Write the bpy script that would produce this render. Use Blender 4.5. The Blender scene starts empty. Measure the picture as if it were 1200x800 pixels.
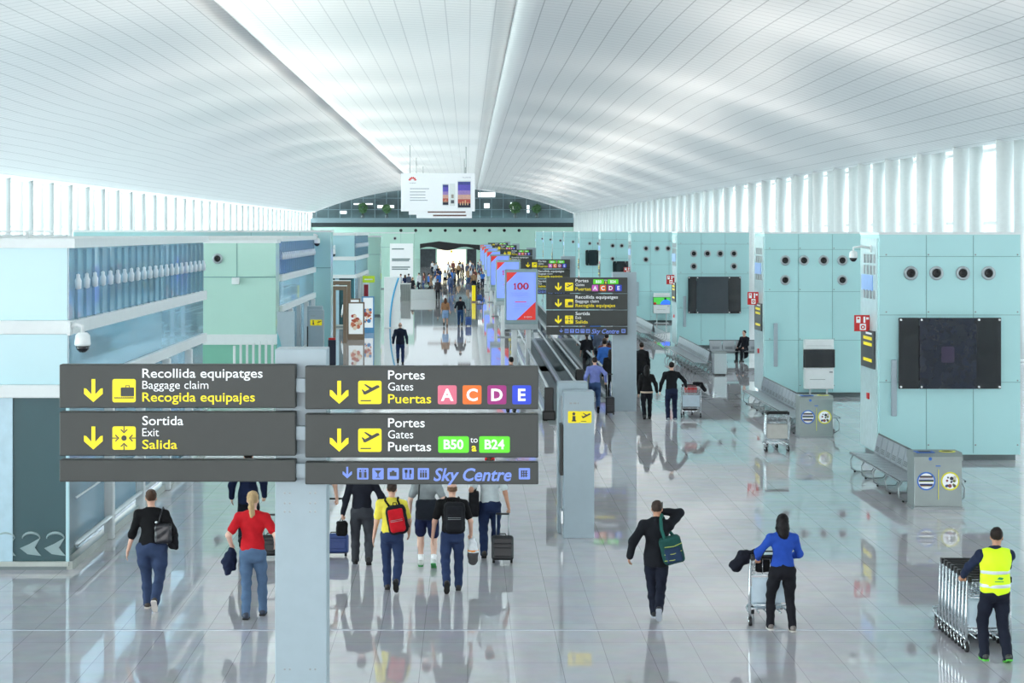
import bpy, bmesh, math, random
import numpy as np
from mathutils import Vector, Matrix

# ------------------------------------------------------------------ camera, sky, exposure
F, H, VX, VY = 2200.0, 5.7, 548.0, 271.0      # focal length in pixels, eye height, vanishing point
SC = bpy.context.scene
COL = SC.collection
_cam = bpy.data.cameras.new('camera')
CAM = bpy.data.objects.new('camera', _cam)
COL.objects.link(CAM)
CAM.location = (0, 0, H)
CAM.rotation_euler = (math.pi / 2, 0, 0)
_cam.sensor_width = 36
_cam.lens = 36 * F / 1200
_cam.shift_x = (600 - VX) / 1200
_cam.shift_y = (VY - 400) / 1200
_cam.clip_end = 2000
SC.camera = CAM

SKY_LEFT, SKY_RIGHT, SKY_TOP, SKY_BACK = 12.0, 2.6, 3.6, .36
UPLIGHT = 260.0                                # lamps on top of the service blocks, shining at the ceiling
SC.view_settings.view_transform = 'Standard'
SC.view_settings.look = 'None'
SC.view_settings.gamma = 1
SC.view_settings.use_curve_mapping = False
SC.view_settings.exposure = 0.88
SC.cycles.max_bounces = 10
SC.cycles.diffuse_bounces = 5
SC.cycles.glossy_bounces = 4
SC.cycles.transparent_max_bounces = 24
SC.cycles.caustics_reflective = False
SC.cycles.caustics_refractive = False
SC.cycles.use_denoising = True
SC.cycles.sample_clamp_indirect = 8

W = bpy.data.worlds.new('overcast_sky')
SC.world = W
W.use_nodes = True
_n, _l = W.node_tree.nodes, W.node_tree.links
_n.clear()
_o = _n.new('ShaderNodeOutputWorld')
_b = _n.new('ShaderNodeBackground')
_tc = _n.new('ShaderNodeTexCoord')
_sx = _n.new('ShaderNodeSeparateXYZ')
_l.new(_tc.outputs['Generated'], _sx.inputs[0])
_mr = _n.new('ShaderNodeMapRange')
_mr.inputs[1].default_value = -0.25
_mr.inputs[2].default_value = 0.25
_l.new(_sx.outputs[0], _mr.inputs[0])
_mx = _n.new('ShaderNodeMix')
_mx.data_type = 'RGBA'
_l.new(_mr.outputs[0], _mx.inputs[0])
_mx.inputs[6].default_value = (SKY_LEFT, SKY_LEFT, SKY_LEFT, 1)
_mx.inputs[7].default_value = (SKY_RIGHT * .98, SKY_RIGHT * 1.0, SKY_RIGHT * 1.04, 1)
_me = _n.new('ShaderNodeMapRange')
_me.inputs[1].default_value = .08
_me.inputs[2].default_value = .55
_l.new(_sx.outputs[2], _me.inputs[0])
_mz = _n.new('ShaderNodeMix')
_mz.data_type = 'RGBA'
_l.new(_me.outputs[0], _mz.inputs[0])
_l.new(_mx.outputs[2], _mz.inputs[6])
_mz.inputs[7].default_value = (SKY_TOP * .98, SKY_TOP, SKY_TOP * 1.02, 1)
_l.new(_mz.outputs[2], _b.inputs[0])
_mb = _n.new('ShaderNodeMapRange')
_mb.inputs[1].default_value = -.7
_mb.inputs[2].default_value = -.1
_mb.inputs[3].default_value = SKY_BACK
_l.new(_sx.outputs[1], _mb.inputs[0])
_l.new(_mb.outputs[0], _b.inputs[1])
_l.new(_b.outputs[0], _o.inputs[0])

# uplights standing on the roofs of the service blocks and shops
def uplight(x, y, z, sx, sy, power):
    d = bpy.data.lights.new('uplight', 'AREA')
    d.shape = 'RECTANGLE'; d.size = sx; d.size_y = sy; d.energy = power; d.color = (1, .9, .8)
    o = bpy.data.objects.new('uplight', d); COL.objects.link(o)
    o.location = (x, y, z); o.rotation_euler = (math.pi, 0, 0)
for _y in (47.7, 65.7, 92.6, 118, 145, 172, 199, 226, 253, 281, 310, 340):
    uplight(12, _y, 5.72, 3.2, 1.8, UPLIGHT)
for _y in (50, 72, 100, 119, 145, 175, 205, 235, 265, 295, 325, 355):
    uplight(-11, _y, 5.72, 3.2, 1.8, UPLIGHT)

# ------------------------------------------------------------------ helpers
random.seed(7)
def at(px, py, d):                       # the point d metres ahead seen at that direction
    k = d / F
    return Vector(((px - VX) * k, d, H - (py - VY) * k))
def gp(px, py):                          # the floor point at that direction
    k = H / (py - VY)
    return Vector(((px - VX) * k, F * k, 0))
def lin(c):
    c = c / 255.0
    return c / 12.92 if c <= .04045 else ((c + .055) / 1.055) ** 2.4
def rgb(r, g, b): return (lin(r), lin(g), lin(b), 1)

MATS = {}
def mat(name, c, rough=.5, metal=0., spec=.5, var=.05, nscale=6., bump=0., emit=0., stretch=None, coat=0.):
    if name in MATS: return MATS[name]
    m = bpy.data.materials.new(name); m.use_nodes = True
    N, L = m.node_tree.nodes, m.node_tree.links
    p = N['Principled BSDF']
    base = rgb(*c)
    tc = N.new('ShaderNodeTexCoord'); mp = N.new('ShaderNodeMapping')
    if stretch: mp.inputs['Scale'].default_value = stretch
    L.new(tc.outputs['Object'], mp.inputs[0])
    nz = N.new('ShaderNodeTexNoise'); nz.inputs['Scale'].default_value = nscale; nz.inputs['Detail'].default_value = 3
    L.new(mp.outputs[0], nz.inputs[0])
    cr = N.new('ShaderNodeValToRGB')
    cr.color_ramp.elements[0].position = .3; cr.color_ramp.elements[1].position = .7
    cr.color_ramp.elements[0].color = tuple(min(1, x * (1 - var)) for x in base[:3]) + (1,)
    cr.color_ramp.elements[1].color = tuple(min(1, x * (1 + var)) for x in base[:3]) + (1,)
    L.new(nz.outputs[0], cr.inputs[0]); L.new(cr.outputs[0], p.inputs['Base Color'])
    p.inputs['Roughness'].default_value = rough
    p.inputs['Metallic'].default_value = metal
    p.inputs['Specular IOR Level'].default_value = spec
    if coat: p.inputs['Coat Weight'].default_value = coat
    if bump:
        b = N.new('ShaderNodeBump'); b.inputs['Strength'].default_value = bump; b.inputs['Distance'].default_value = .01
        L.new(nz.outputs[0], b.inputs['Height']); L.new(b.outputs[0], p.inputs['Normal'])
    if emit:
        L.new(cr.outputs[0], p.inputs['Emission Color']); p.inputs['Emission Strength'].default_value = emit
    MATS[name] = m
    return m

def glass(name, tint, refl=.12, opac=0., fr=.7):
    """thin pane: mostly clear, partly mirror; opac mixes in a faint film of its own tint"""
    if name in MATS: return MATS[name]
    m = bpy.data.materials.new(name); m.use_nodes = True
    N, L = m.node_tree.nodes, m.node_tree.links
    N.clear()
    o = N.new('ShaderNodeOutputMaterial'); t = N.new('ShaderNodeBsdfTransparent'); g = N.new('ShaderNodeBsdfGlossy')
    t.inputs[0].default_value = rgb(*tint); g.inputs['Roughness'].default_value = .02
    lw = N.new('ShaderNodeLayerWeight'); lw.inputs[0].default_value = .25
    ma = N.new('ShaderNodeMath'); ma.operation = 'MULTIPLY_ADD'
    L.new(lw.outputs['Fresnel'], ma.inputs[0]); ma.inputs[1].default_value = fr; ma.inputs[2].default_value = refl * .4
    mx = N.new('ShaderNodeMixShader'); L.new(ma.outputs[0], mx.inputs[0])
    last = t
    if opac:
        d = N.new('ShaderNodeBsdfDiffuse'); d.inputs[0].default_value = rgb(*tint)
        mo = N.new('ShaderNodeMixShader'); mo.inputs[0].default_value = opac
        L.new(t.outputs[0], mo.inputs[1]); L.new(d.outputs[0], mo.inputs[2]); last = mo
    L.new(last.outputs[0], mx.inputs[1]); L.new(g.outputs[0], mx.inputs[2])
    L.new(mx.outputs[0], o.inputs[0])
    MATS[name] = m
    return m

class MB:
    """collects shapes and links them as ONE mesh object"""
    def __init__(s): s.v = []; s.f = []; s.mi = []; s.sm = []; s.mats = []
    def m(s, mt):
        if mt not in s.mats: s.mats.append(mt)
        return s.mats.index(mt)
    def add(s, vs, fs, mt, smooth=False):
        n = len(s.v); i = s.m(mt)
        s.v.extend([tuple(v) for v in vs])
        for f in fs:
            s.f.append([a + n for a in f]); s.mi.append(i); s.sm.append(smooth)
        return s
    def box(s, x0, x1, y0, y1, z0, z1, mt, bev=0.):
        if x0 > x1: x0, x1 = x1, x0
        if y0 > y1: y0, y1 = y1, y0
        if z0 > z1: z0, z1 = z1, z0
        if not bev:
            vs = [(x, y, z) for x in (x0, x1) for y in (y0, y1) for z in (z0, z1)]
            return s.add(vs, [(0, 1, 3, 2), (4, 6, 7, 5), (0, 4, 5, 1), (2, 3, 7, 6), (0, 2, 6, 4), (1, 5, 7, 3)], mt)
        bm = bmesh.new(); bmesh.ops.create_cube(bm, size=1)
        for v in bm.verts:
            v.co = ((x0 + x1) / 2 + v.co.x * (x1 - x0), (y0 + y1) / 2 + v.co.y * (y1 - y0), (z0 + z1) / 2 + v.co.z * (z1 - z0))
        b = min(bev, (x1 - x0) * .45, (y1 - y0) * .45, (z1 - z0) * .45)
        bmesh.ops.bevel(bm, geom=bm.edges[:], offset=b, segments=2, affect='EDGES', profile=.5)
        bm.verts.index_update()
        s.add([v.co for v in bm.verts], [[v.index for v in f.verts] for f in bm.faces], mt)
        bm.free(); return s
    def tube(s, path, r, mt, n=8, close=False):
        P = [Vector(p) for p in path]; R = r if isinstance(r, (list, tuple)) else [r] * len(P)
        vs = []; fs = []; up = None
        for i, p in enumerate(P):
            a = P[i - 1] if i else (P[-1] if close else P[0]); b = P[i + 1] if i < len(P) - 1 else (P[0] if close else P[-1])
            t = (b - a).normalized()
            if up is None:
                up = Vector((0, 0, 1)) if abs(t.z) < .9 else Vector((0, 1, 0))
            x = t.cross(up)
            if x.length < 1e-4: x = t.cross(Vector((1, 0, 0)))
            x.normalize(); up = x.cross(t).normalized()
            for j in range(n):
                q = 2 * math.pi * j / n
                vs.append(p + (x * math.cos(q) + up * math.sin(q)) * R[i])
        m = len(P)
        for i in range(m if close else m - 1):
            for j in range(n):
                a, b = i * n + j, i * n + (j + 1) % n
                c, d = ((i + 1) % m) * n + (j + 1) % n, ((i + 1) % m) * n + j
                fs.append((a, d, c, b))
        if not close: fs += [tuple(range(n)), tuple(reversed(range((m - 1) * n, m * n)))]
        return s.add(vs, fs, mt, True)
    def lathe(s, prof, c, mt, axis='z', n=20, sc=(1, 1)):
        vs = []; fs = []
        for r, h in prof:
            for j in range(n):
                q = 2 * math.pi * j / n; a, b = r * math.cos(q) * sc[0], r * math.sin(q) * sc[1]
                vs.append({'z': (c[0] + a, c[1] + b, c[2] + h), 'y': (c[0] + a, c[1] + h, c[2] + b), 'x': (c[0] + h, c[1] + a, c[2] + b)}[axis])
        for i in range(len(prof) - 1):
            for j in range(n):
                q = (i * n + j, i * n + (j + 1) % n, (i + 1) * n + (j + 1) % n, (i + 1) * n + j)
                fs.append(q if axis != 'y' else q[::-1])
        fs += [tuple(range(n)), tuple(reversed(range((len(prof) - 1) * n, len(prof) * n)))]
        return s.add(vs, fs, mt, True)
    def prism(s, poly, mt, y0, y1, plane='xz'):
        """extrudes a polygon given in the plane; y0..y1 along the third axis"""
        def P(a, b, c): return {'xz': (a, c, b), 'xy': (a, b, c), 'yz': (c, a, b)}[plane]
        n = len(poly)
        vs = [P(a, b, y0) for a, b in poly] + [P(a, b, y1) for a, b in poly]
        fs = [tuple(range(n)), tuple(reversed(range(n, 2 * n)))] + [(i, i + n, (i + 1) % n + n, (i + 1) % n) for i in range(n)]
        return s.add(vs, fs, mt)
    def disc(s, x, z, r, mt, y0, y1, n=24, rx=None):
        rx = rx or r
        return s.prism([(x + rx * math.cos(2 * math.pi * i / n), z + r * math.sin(2 * math.pi * i / n)) for i in range(n)], mt, y0, y1)
    def rrect(s, x0, x1, z0, z1, r, mt, y0, y1, n=4):
        P = []
        for cx, cz, a in ((x1 - r, z1 - r, 0), (x0 + r, z1 - r, 90), (x0 + r, z0 + r, 180), (x1 - r, z0 + r, 270)):
            for i in range(n + 1):
                q = math.radians(a + 90 * i / n); P.append((cx + r * math.cos(q), cz + r * math.sin(q)))
        return s.prism(P, mt, y0, y1)
    def text(s, st, x0, base, cap, mt, y, x1=None, bold=0., shear=0., center=False):
        vs, fs, w = text_geo(st, bold, shear)
        sz = cap / CAPH
        sx = sz if x1 is None or center else (x1 - x0) / w
        off = x0 if not center else (x0 - w * sz / 2)
        return s.add([(off + a * sx, y, base + b * sz) for a, b in vs], fs, mt)
    def build(s, name, parent=None, loc=None, rot=None):
        me = bpy.data.meshes.new(name)
        me.from_pydata(s.v, [], s.f)
        for x in s.mats: me.materials.append(x)
        me.polygons.foreach_set('material_index', s.mi)
        me.polygons.foreach_set('use_smooth', s.sm)
        bm = bmesh.new(); bm.from_mesh(me); bmesh.ops.recalc_face_normals(bm, faces=bm.faces); bm.to_mesh(me); bm.free()
        me.update()
        o = bpy.data.objects.new(name, me); COL.objects.link(o)
        if parent: o.parent = parent
        if loc: o.location = loc
        if rot: o.rotation_euler = rot
        return o

_TX = {}
def text_geo(st, bold=0., shear=0.):
    key = (st, bold, shear)
    if key not in _TX:
        c = bpy.data.curves.new('t', 'FONT'); c.body = st; c.size = 1; c.offset = bold; c.shear = shear; c.resolution_u = 3
        o = bpy.data.objects.new('t', c); COL.objects.link(o)
        me = bpy.data.meshes.new_from_object(o.evaluated_get(bpy.context.evaluated_depsgraph_get()))
        vs = [(v.co.x, v.co.y) for v in me.vertices]; fs = [tuple(p.vertices) for p in me.polygons]
        bpy.data.objects.remove(o); bpy.data.curves.remove(c); bpy.data.meshes.remove(me)
        mn = min(v[0] for v in vs); w = max(v[0] for v in vs) - mn
        _TX[key] = ([(a - mn, b) for a, b in vs], fs, w)
    return _TX[key]
CAPH = max(v[1] for v in text_geo('H')[0])

def tag(o, label=None, cat=None, group=None, kind=None):
    if label: o['label'] = label
    if cat: o['category'] = cat
    if group: o['group'] = group
    if kind: o['kind'] = kind
    return o
def thing(name, label, cat, loc=(0, 0, 0), rz=0., group=None):
    o = bpy.data.objects.new(name, None); COL.objects.link(o)
    o.empty_display_size = .1
    o.location = loc; o.rotation_euler = (0, 0, rz)
    return tag(o, label, cat, group)
def struct(o): o['kind'] = 'structure'; return o
KIDS = {}
def dup(root, loc, rz=None, label=None, group=None):
    r = root.copy(); COL.objects.link(r); r.location = loc
    if rz is not None: r.rotation_euler = (0, 0, rz)
    if label: r['label'] = label
    if group: r['group'] = group
    def rec(src, dst):
        for ch in [c for c in COL.objects if c.parent == src]:
            c = ch.copy(); COL.objects.link(c); c.parent = dst; rec(ch, c)
    rec(root, r)
    return r

# ------------------------------------------------------------------ shared materials
M_white = mat('white_paint', (232, 236, 236), .4, var=.02)
M_whitegloss = mat('white_gloss', (236, 240, 240), .2, var=.02)
M_alu = mat('brushed_aluminium', (196, 202, 204), .3, .9, nscale=30, var=.06)
M_chrome = mat('chrome', (215, 218, 220), .18, 1., var=.03)
M_steel = mat('grey_steel', (152, 158, 160), .38, .7, nscale=40)
M_aqua = mat('aqua_glass_cladding', (184, 229, 230), .13, spec=.45, var=.025, nscale=.6)
M_aqua2 = mat('pale_aqua_cladding', (168, 214, 216), .15, spec=.45, var=.02, nscale=.6)
M_mint = mat('mint_cladding', (190, 226, 212), .15, spec=.45, var=.02, nscale=.6)
M_mintd = mat('deep_mint_cladding', (134, 196, 172), .2, var=.03, nscale=.6)
M_seam = mat('seam_grey', (118, 160, 160), .5)
M_dark = mat('sign_charcoal', (60, 63, 61), .5, var=.03)
M_black = mat('black_plastic', (18, 18, 20), .4)
M_blackglass = mat('black_glass', (10, 14, 22), .06, spec=.6, var=.2, nscale=2)
M_yellow = mat('sign_yellow', (250, 226, 10), .4, var=.01, emit=.12)
M_signwhite = mat('sign_white', (240, 243, 244), .4, var=.01, emit=.1)
M_peri = mat('sign_periwinkle', (122, 148, 232), .4, var=.01, emit=.05)
M_post = mat('post_grey_blue', (168, 184, 192), .35, spec=.4, var=.02)
M_red = mat('signal_red', (214, 34, 34), .4, var=.03)
M_rubber = mat('rubber', (30, 30, 32), .7)
M_plinth = mat('plinth_grey', (120, 132, 134), .4)
M_clear = glass('clear_pane', (236, 246, 246), .10)
M_bluepane = glass('blue_pane', (196, 220, 230), .12, .34, .5)
M_darkpane = glass('teal_pane', (112, 158, 166), .02, .3, .25)
# ------------------------------------------------------------------ floor
def floor_mat():
    m = bpy.data.materials.new('polished_stone_tiles'); m.use_nodes = True
    N, L = m.node_tree.nodes, m.node_tree.links
    p = N['Principled BSDF']; tc = N.new('ShaderNodeTexCoord')
    br = N.new('ShaderNodeTexBrick'); br.offset = .0
    br.inputs['Scale'].default_value = 1; br.inputs['Brick Width'].default_value = .62; br.inputs['Row Height'].default_value = 1.24
    br.inputs['Mortar Size'].default_value = .005; br.inputs['Bias'].default_value = 0
    br.inputs['Color1'].default_value = rgb(196, 188, 196); br.inputs['Color2'].default_value = rgb(203, 196, 203)
    br.inputs['Mortar'].default_value = rgb(160, 154, 160)
    L.new(tc.outputs['Object'], br.inputs['Vector'])
    nz = N.new('ShaderNodeTexNoise'); nz.inputs['Scale'].default_value = 2.5; nz.inputs['Detail'].default_value = 6
    L.new(tc.outputs['Object'], nz.inputs[0])
    mx = N.new('ShaderNodeMix'); mx.data_type = 'RGBA'; mx.blend_type = 'OVERLAY'; mx.inputs[0].default_value = .25
    L.new(br.outputs['Color'], mx.inputs[6]); L.new(nz.outputs[1], mx.inputs[7])
    hs = N.new('ShaderNodeHueSaturation'); hs.inputs['Saturation'].default_value = .55
    L.new(mx.outputs[2], hs.inputs['Color']); L.new(hs.outputs[0], p.inputs['Base Color'])
    p.inputs['Roughness'].default_value = .028
    p.inputs['IOR'].default_value = 1.66
    b = N.new('ShaderNodeBump'); b.inputs['Strength'].default_value = .03; b.inputs['Distance'].default_value = .003
    n2 = N.new('ShaderNodeTexNoise'); n2.inputs['Scale'].default_value = 1.3; n2.inputs['Detail'].default_value = 1
    L.new(tc.outputs['Object'], n2.inputs[0]); L.new(n2.outputs[0], b.inputs['Height']); L.new(b.outputs[0], p.inputs['Normal'])
    return m
M_floor = floor_mat()
XL, XR, YN, YF = -32.8, 22.2, -30.0, 394.0
fl = MB(); fl.add([(XL - 3, YN, 0), (XR + 3, YN, 0), (XR + 3, YF + 6, 0), (XL - 3, YF + 6, 0), (XL - 3, YN, -.3), (XR + 3, YN, -.3), (XR + 3, YF + 6, -.3), (XL - 3, YF + 6, -.3)],
    [(0, 1, 2, 3), (4, 7, 6, 5), (0, 4, 5, 1), (1, 5, 6, 2), (2, 6, 7, 3), (3, 7, 4, 0)], M_floor)
struct(fl.build('floor'))
yj = gp(0, 738).y
M_joint = mat('joint_metal', (205, 210, 222), .25, .4)
struct(MB().box(XL, XR, yj - .035, yj + .035, 0, .002, M_joint).build('trim_1'))

# ------------------------------------------------------------------ ceiling: two curved metal wings and a raised middle strip
def ceil_mat(name, c1, seam, slat, rough, metal, per, gap=.05):
    m = bpy.data.materials.new(name); m.use_nodes = True
    N, L = m.node_tree.nodes, m.node_tree.links
    p = N['Principled BSDF']; tc = N.new('ShaderNodeTexCoord'); sp = N.new('ShaderNodeSeparateXYZ')
    L.new(tc.outputs['UV'], sp.inputs[0])
    def frac(out, period):
        a = N.new('ShaderNodeMath'); a.operation = 'DIVIDE'; L.new(out, a.inputs[0]); a.inputs[1].default_value = period
        b = N.new('ShaderNodeMath'); b.operation = 'FRACT'; L.new(a.outputs[0], b.inputs[0]); return b.outputs[0]
    def less(out, t):
        a = N.new('ShaderNodeMath'); a.operation = 'LESS_THAN'; L.new(out, a.inputs[0]); a.inputs[1].default_value = t; return a.outputs[0]
    s1 = less(frac(sp.outputs[0], per), gap); s2 = less(frac(sp.outputs[1], .9), .16)
    nz = N.new('ShaderNodeTexNoise'); nz.inputs['Scale'].default_value = .35
    mp = N.new('ShaderNodeMapping'); mp.inputs['Scale'].default_value = (1, .2, 1)
    L.new(tc.outputs['UV'], mp.inputs[0]); L.new(mp.outputs[0], nz.inputs[0])
    def mix(f, a, b):
        x = N.new('ShaderNodeMix'); x.data_type = 'RGBA'; L.new(f, x.inputs[0])
        for s_, v in ((6, a), (7, b)):
            if isinstance(v, tuple): x.inputs[s_].default_value = v
            else: L.new(v, x.inputs[s_])
        return x.outputs[2]
    base = mix(nz.outputs[0], rgb(*[x - 4 for x in c1]), rgb(*[min(255, x + 4) for x in c1]))
    base = mix(s2, base, rgb(*slat)); base = mix(s1, base, rgb(*seam))
    L.new(base, p.inputs['Base Color']); p.inputs['Roughness'].default_value = rough; p.inputs['Metallic'].default_value = metal
    return m
M_wing = ceil_mat('ceiling_metal_panels', (200, 202, 205), (146, 150, 155), (182, 185, 189), .45, .2, 1.0, .045)
M_strip = ceil_mat('ceiling_strip_panels', (236, 238, 238), (205, 208, 210), (216, 219, 221), .45, .0, 1.0, .05)
XC, HWD = (XL + XR) / 2, (XR - XL) / 2
SX0, SX1 = -9.9, 1.9
def zc(x, y):
    u = min(1, abs((x - XC) / HWD))
    z = H + 4.0 + 5.3 * (1 - u ** 2.1)
    w = max(0, (u - .2) / .8)
    return z +   .07 * math.sin(2 * math.pi * y / 34.0 + x * .09) * math.sin(math.pi * min(1, w))
def wing(name, x0, x1, nx, mt, dz=0.):
    m = MB(); ys = np.arange(-30.0, YF + .1, 4.0); vs = []; uv = []
    xs = [x0 + (x1 - x0) * i / nx for i in range(nx + 1)]
    ss = [0]
    for i in range(nx): ss.append(ss[-1] + math.hypot(xs[i + 1] - xs[i], zc(xs[i + 1], 0) - zc(xs[i], 0)))
    for y in ys:
        for i, x in enumerate(xs): vs.append((x, y, zc(x, y) + dz)); uv.append((ss[i], y))
    fs = [(j * (nx + 1) + i, (j + 1) * (nx + 1) + i, (j + 1) * (nx + 1) + i + 1, j * (nx + 1) + i + 1) for j in range(len(ys) - 1) for i in range(nx)]
    m.add(vs, fs, mt, True)
    me = bpy.data.meshes.new(name); me.from_pydata(vs, [], fs); me.materials.append(mt)
    me.polygons.foreach_set('use_smooth', [True] * len(fs))
    ul = me.uv_layers.new(name='UVMap')
    ul.data.foreach_set('uv', [c for l in me.loops for c in uv[l.vertex_index]])
    o = bpy.data.objects.new(name, me); COL.objects.link(o)
    md = o.modifiers.new('thickness', 'SOLIDIFY'); md.thickness = .25; md.offset = 1
    return struct(o)
wing('ceiling', SX1, XR + .4, 24, M_wing)
wing('ceiling', XL - .4, SX0, 24, M_wing)
wing('ceiling', SX0, SX1, 12, M_strip, .03)

# ------------------------------------------------------------------ glass side walls with their white columns
def facade(side, x, out, colX, backX):
    z1 = H + 4.3
    struct(MB().box(x + out * 2.9, x + out * 2.94, YN, YF, 0, z1, M_clear).build('window_1' if side == 'left' else 'window_2'))
    m = MB()
    for z in (6.1, z1 - .45): m.box(x + out * 2.6, x + out * 2.8, YN, YF, z - .07, z + .07, M_white)
    struct(m.build('trim_2' if side == 'left' else 'trim_3'))
    struct(MB().box(x + out * .0, x + out * 3.2, YN, YF, z1 - .1, z1 + .2, M_white).build('wall_' + side))
    first = None
    for row, (cx, off) in enumerate(((x + out * .35, 78.8), (x + out * 1.95, 82.3))):
        y = off - 7.0 * 15
        while y < YF:
            if y > YN:
                if first is None:
                    c = MB().lathe([(.36, 0), (.36, z1 - .1)], (0, 0, 0), M_white, n=18); c.lathe([(.42, 0), (.42, .08), (.36, .12)], (0, 0, 0), M_white, n=18)
                    first = struct(c.build('facade_column')); o = first
                else:
                    o = first.copy(); COL.objects.link(o)
                o.location = (cx, y, 0)
            y += 7.0
facade('left', XL, -1, 0, 0)
facade('right', XR, 1, 0, 0)

# ------------------------------------------------------------------ far end of the hall
M_far = mat('far_gallery_glass', (70, 88, 92), .3, var=.35, nscale=.35)
M_farbeam = mat('far_beam', (128, 150, 158), .4)
M_green = mat('far_plants', (74, 110, 70), .8, var=.4, nscale=3)
w = MB(); w.box(XL - 2, XR + 2, YF, YF + .5, 0, 6.6, M_mint)
struct(w.build('wall_far'))
w = MB()
w.box(XL, XR, YF + 1.5, YF + 2, 8.4, 17, M_far)
struct(w.build('wall_far_gallery'))
w = MB()
for i in range(23): w.box(XL + 1 + i * 2.45, XL + 1.14 + i * 2.45, YF, YF + .5, 8.3, 15.5, M_farbeam)
for z in (10.2, 12.6): w.box(XL, XR, YF + .1, YF + .4, z, z + .15, M_farbeam)
struct(w.build('window_3'))
w = MB(); M_gl = mat('gallery_lamp_white', (236, 240, 240), .4, emit=.8)
for x0, x1, z0, z1 in ((2.2, 5.8, 12.9, 13.9), (-24, -20, 11.3, 11.6), (-19, -15.5, 10.6, 11.2), (3.5, 4.6, 10.6, 11.6), (9, 9.6, 10, 11.8), (12.4, 13, 9.6, 11.2), (-27, -25.5, 9.4, 10)): w.box(x0, x1, YF + 1.3, YF + 1.5, z0, z1, M_gl)
struct(w.build('trim_6'))
struct(MB().box(XL, XR, YF - .6, YF + .4, 7.5, 8.5, M_farbeam).build('trim_4'))
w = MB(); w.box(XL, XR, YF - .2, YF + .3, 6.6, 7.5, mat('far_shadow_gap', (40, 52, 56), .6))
for i in range(9): w.disc(-14 + 3.1 * i, 5.9, .33, M_black, YF - .1, YF)
struct(w.build('trim_5'))
for i, (x, h, r) in enumerate(((-22, 2.0, 1.3), (-17, 1.6, 1.2), (10, 2.2, 1.6), (14.5, 1.6, 1.2))):
    pt = thing('potted_tree', ['bushy green tree on far gallery by its left end', 'low green bush on far gallery left of the billboards',
               'green tree on far gallery just right of the billboards', 'tall green tree on far gallery by its right end'][i], 'tree', (x, YF - .05, 8.5))
    MB().lathe([(.3, 0), (.4, .6)], (0, 0, 0), M_plinth).build('pot', pt)
    MB().tube([(0, 0, .5), (.05, 0, 1.2)], .1, mat('bark', (92, 74, 60), .8)).build('trunk', pt)
    lv = MB(); rr = random.Random(i)
    for j in range(120):
        q, f = rr.uniform(0, 6.28), rr.uniform(-1, 1); d = rr.uniform(.5, 1) * r
        c = Vector((d * math.cos(q) * math.sqrt(1 - f * f) * .8, -abs(d * math.sin(q)) * .25, 1.3 + h * .4 + f * h * .5)); a = rr.uniform(.15, .3)
        lv.add([c + Vector((-a, 0, 0)), c + Vector((0, rr.uniform(-a, a), a)), c + Vector((a, 0, 0)), c + Vector((0, 0, -a))], [(0, 1, 2, 3)], M_green)
    lv.build('foliage', pt)

# ------------------------------------------------------------------ right-hand row of aqua service blocks
PX0, PX1, PTOP, PDEP = 10.22, 13.72, 5.62, 2.2
M_stripglass = mat('end_strip', (196, 220, 222), .2)
M_paleblue = mat('pale_blue_light', (150, 186, 240), .4)
M_nozring = mat('nozzle_ring', (178, 188, 192), .35, .3)
def nozzle_mesh():
    n = MB()
    n.lathe([(.17, .03), (.175, 0), (.175, -.03), (.115, -.05), (.11, 0)], (0, 0, 0), M_nozring, axis='y', n=24)
    n.lathe([(.105, -.03), (.09, -.05), (.02, -.01)], (0, 0, 0), M_black, axis='y', n=20)
    return n
NZ = None
def add_nozzle(root, x, z, y=-.02):
    global NZ
    if NZ is None:
        NZ = nozzle_mesh().build('air_nozzle', root); o = NZ
    else:
        o = bpy.data.objects.new('air_nozzle', NZ.data); COL.objects.link(o); o.parent = root
    o.location = (x, y, z)
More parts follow.
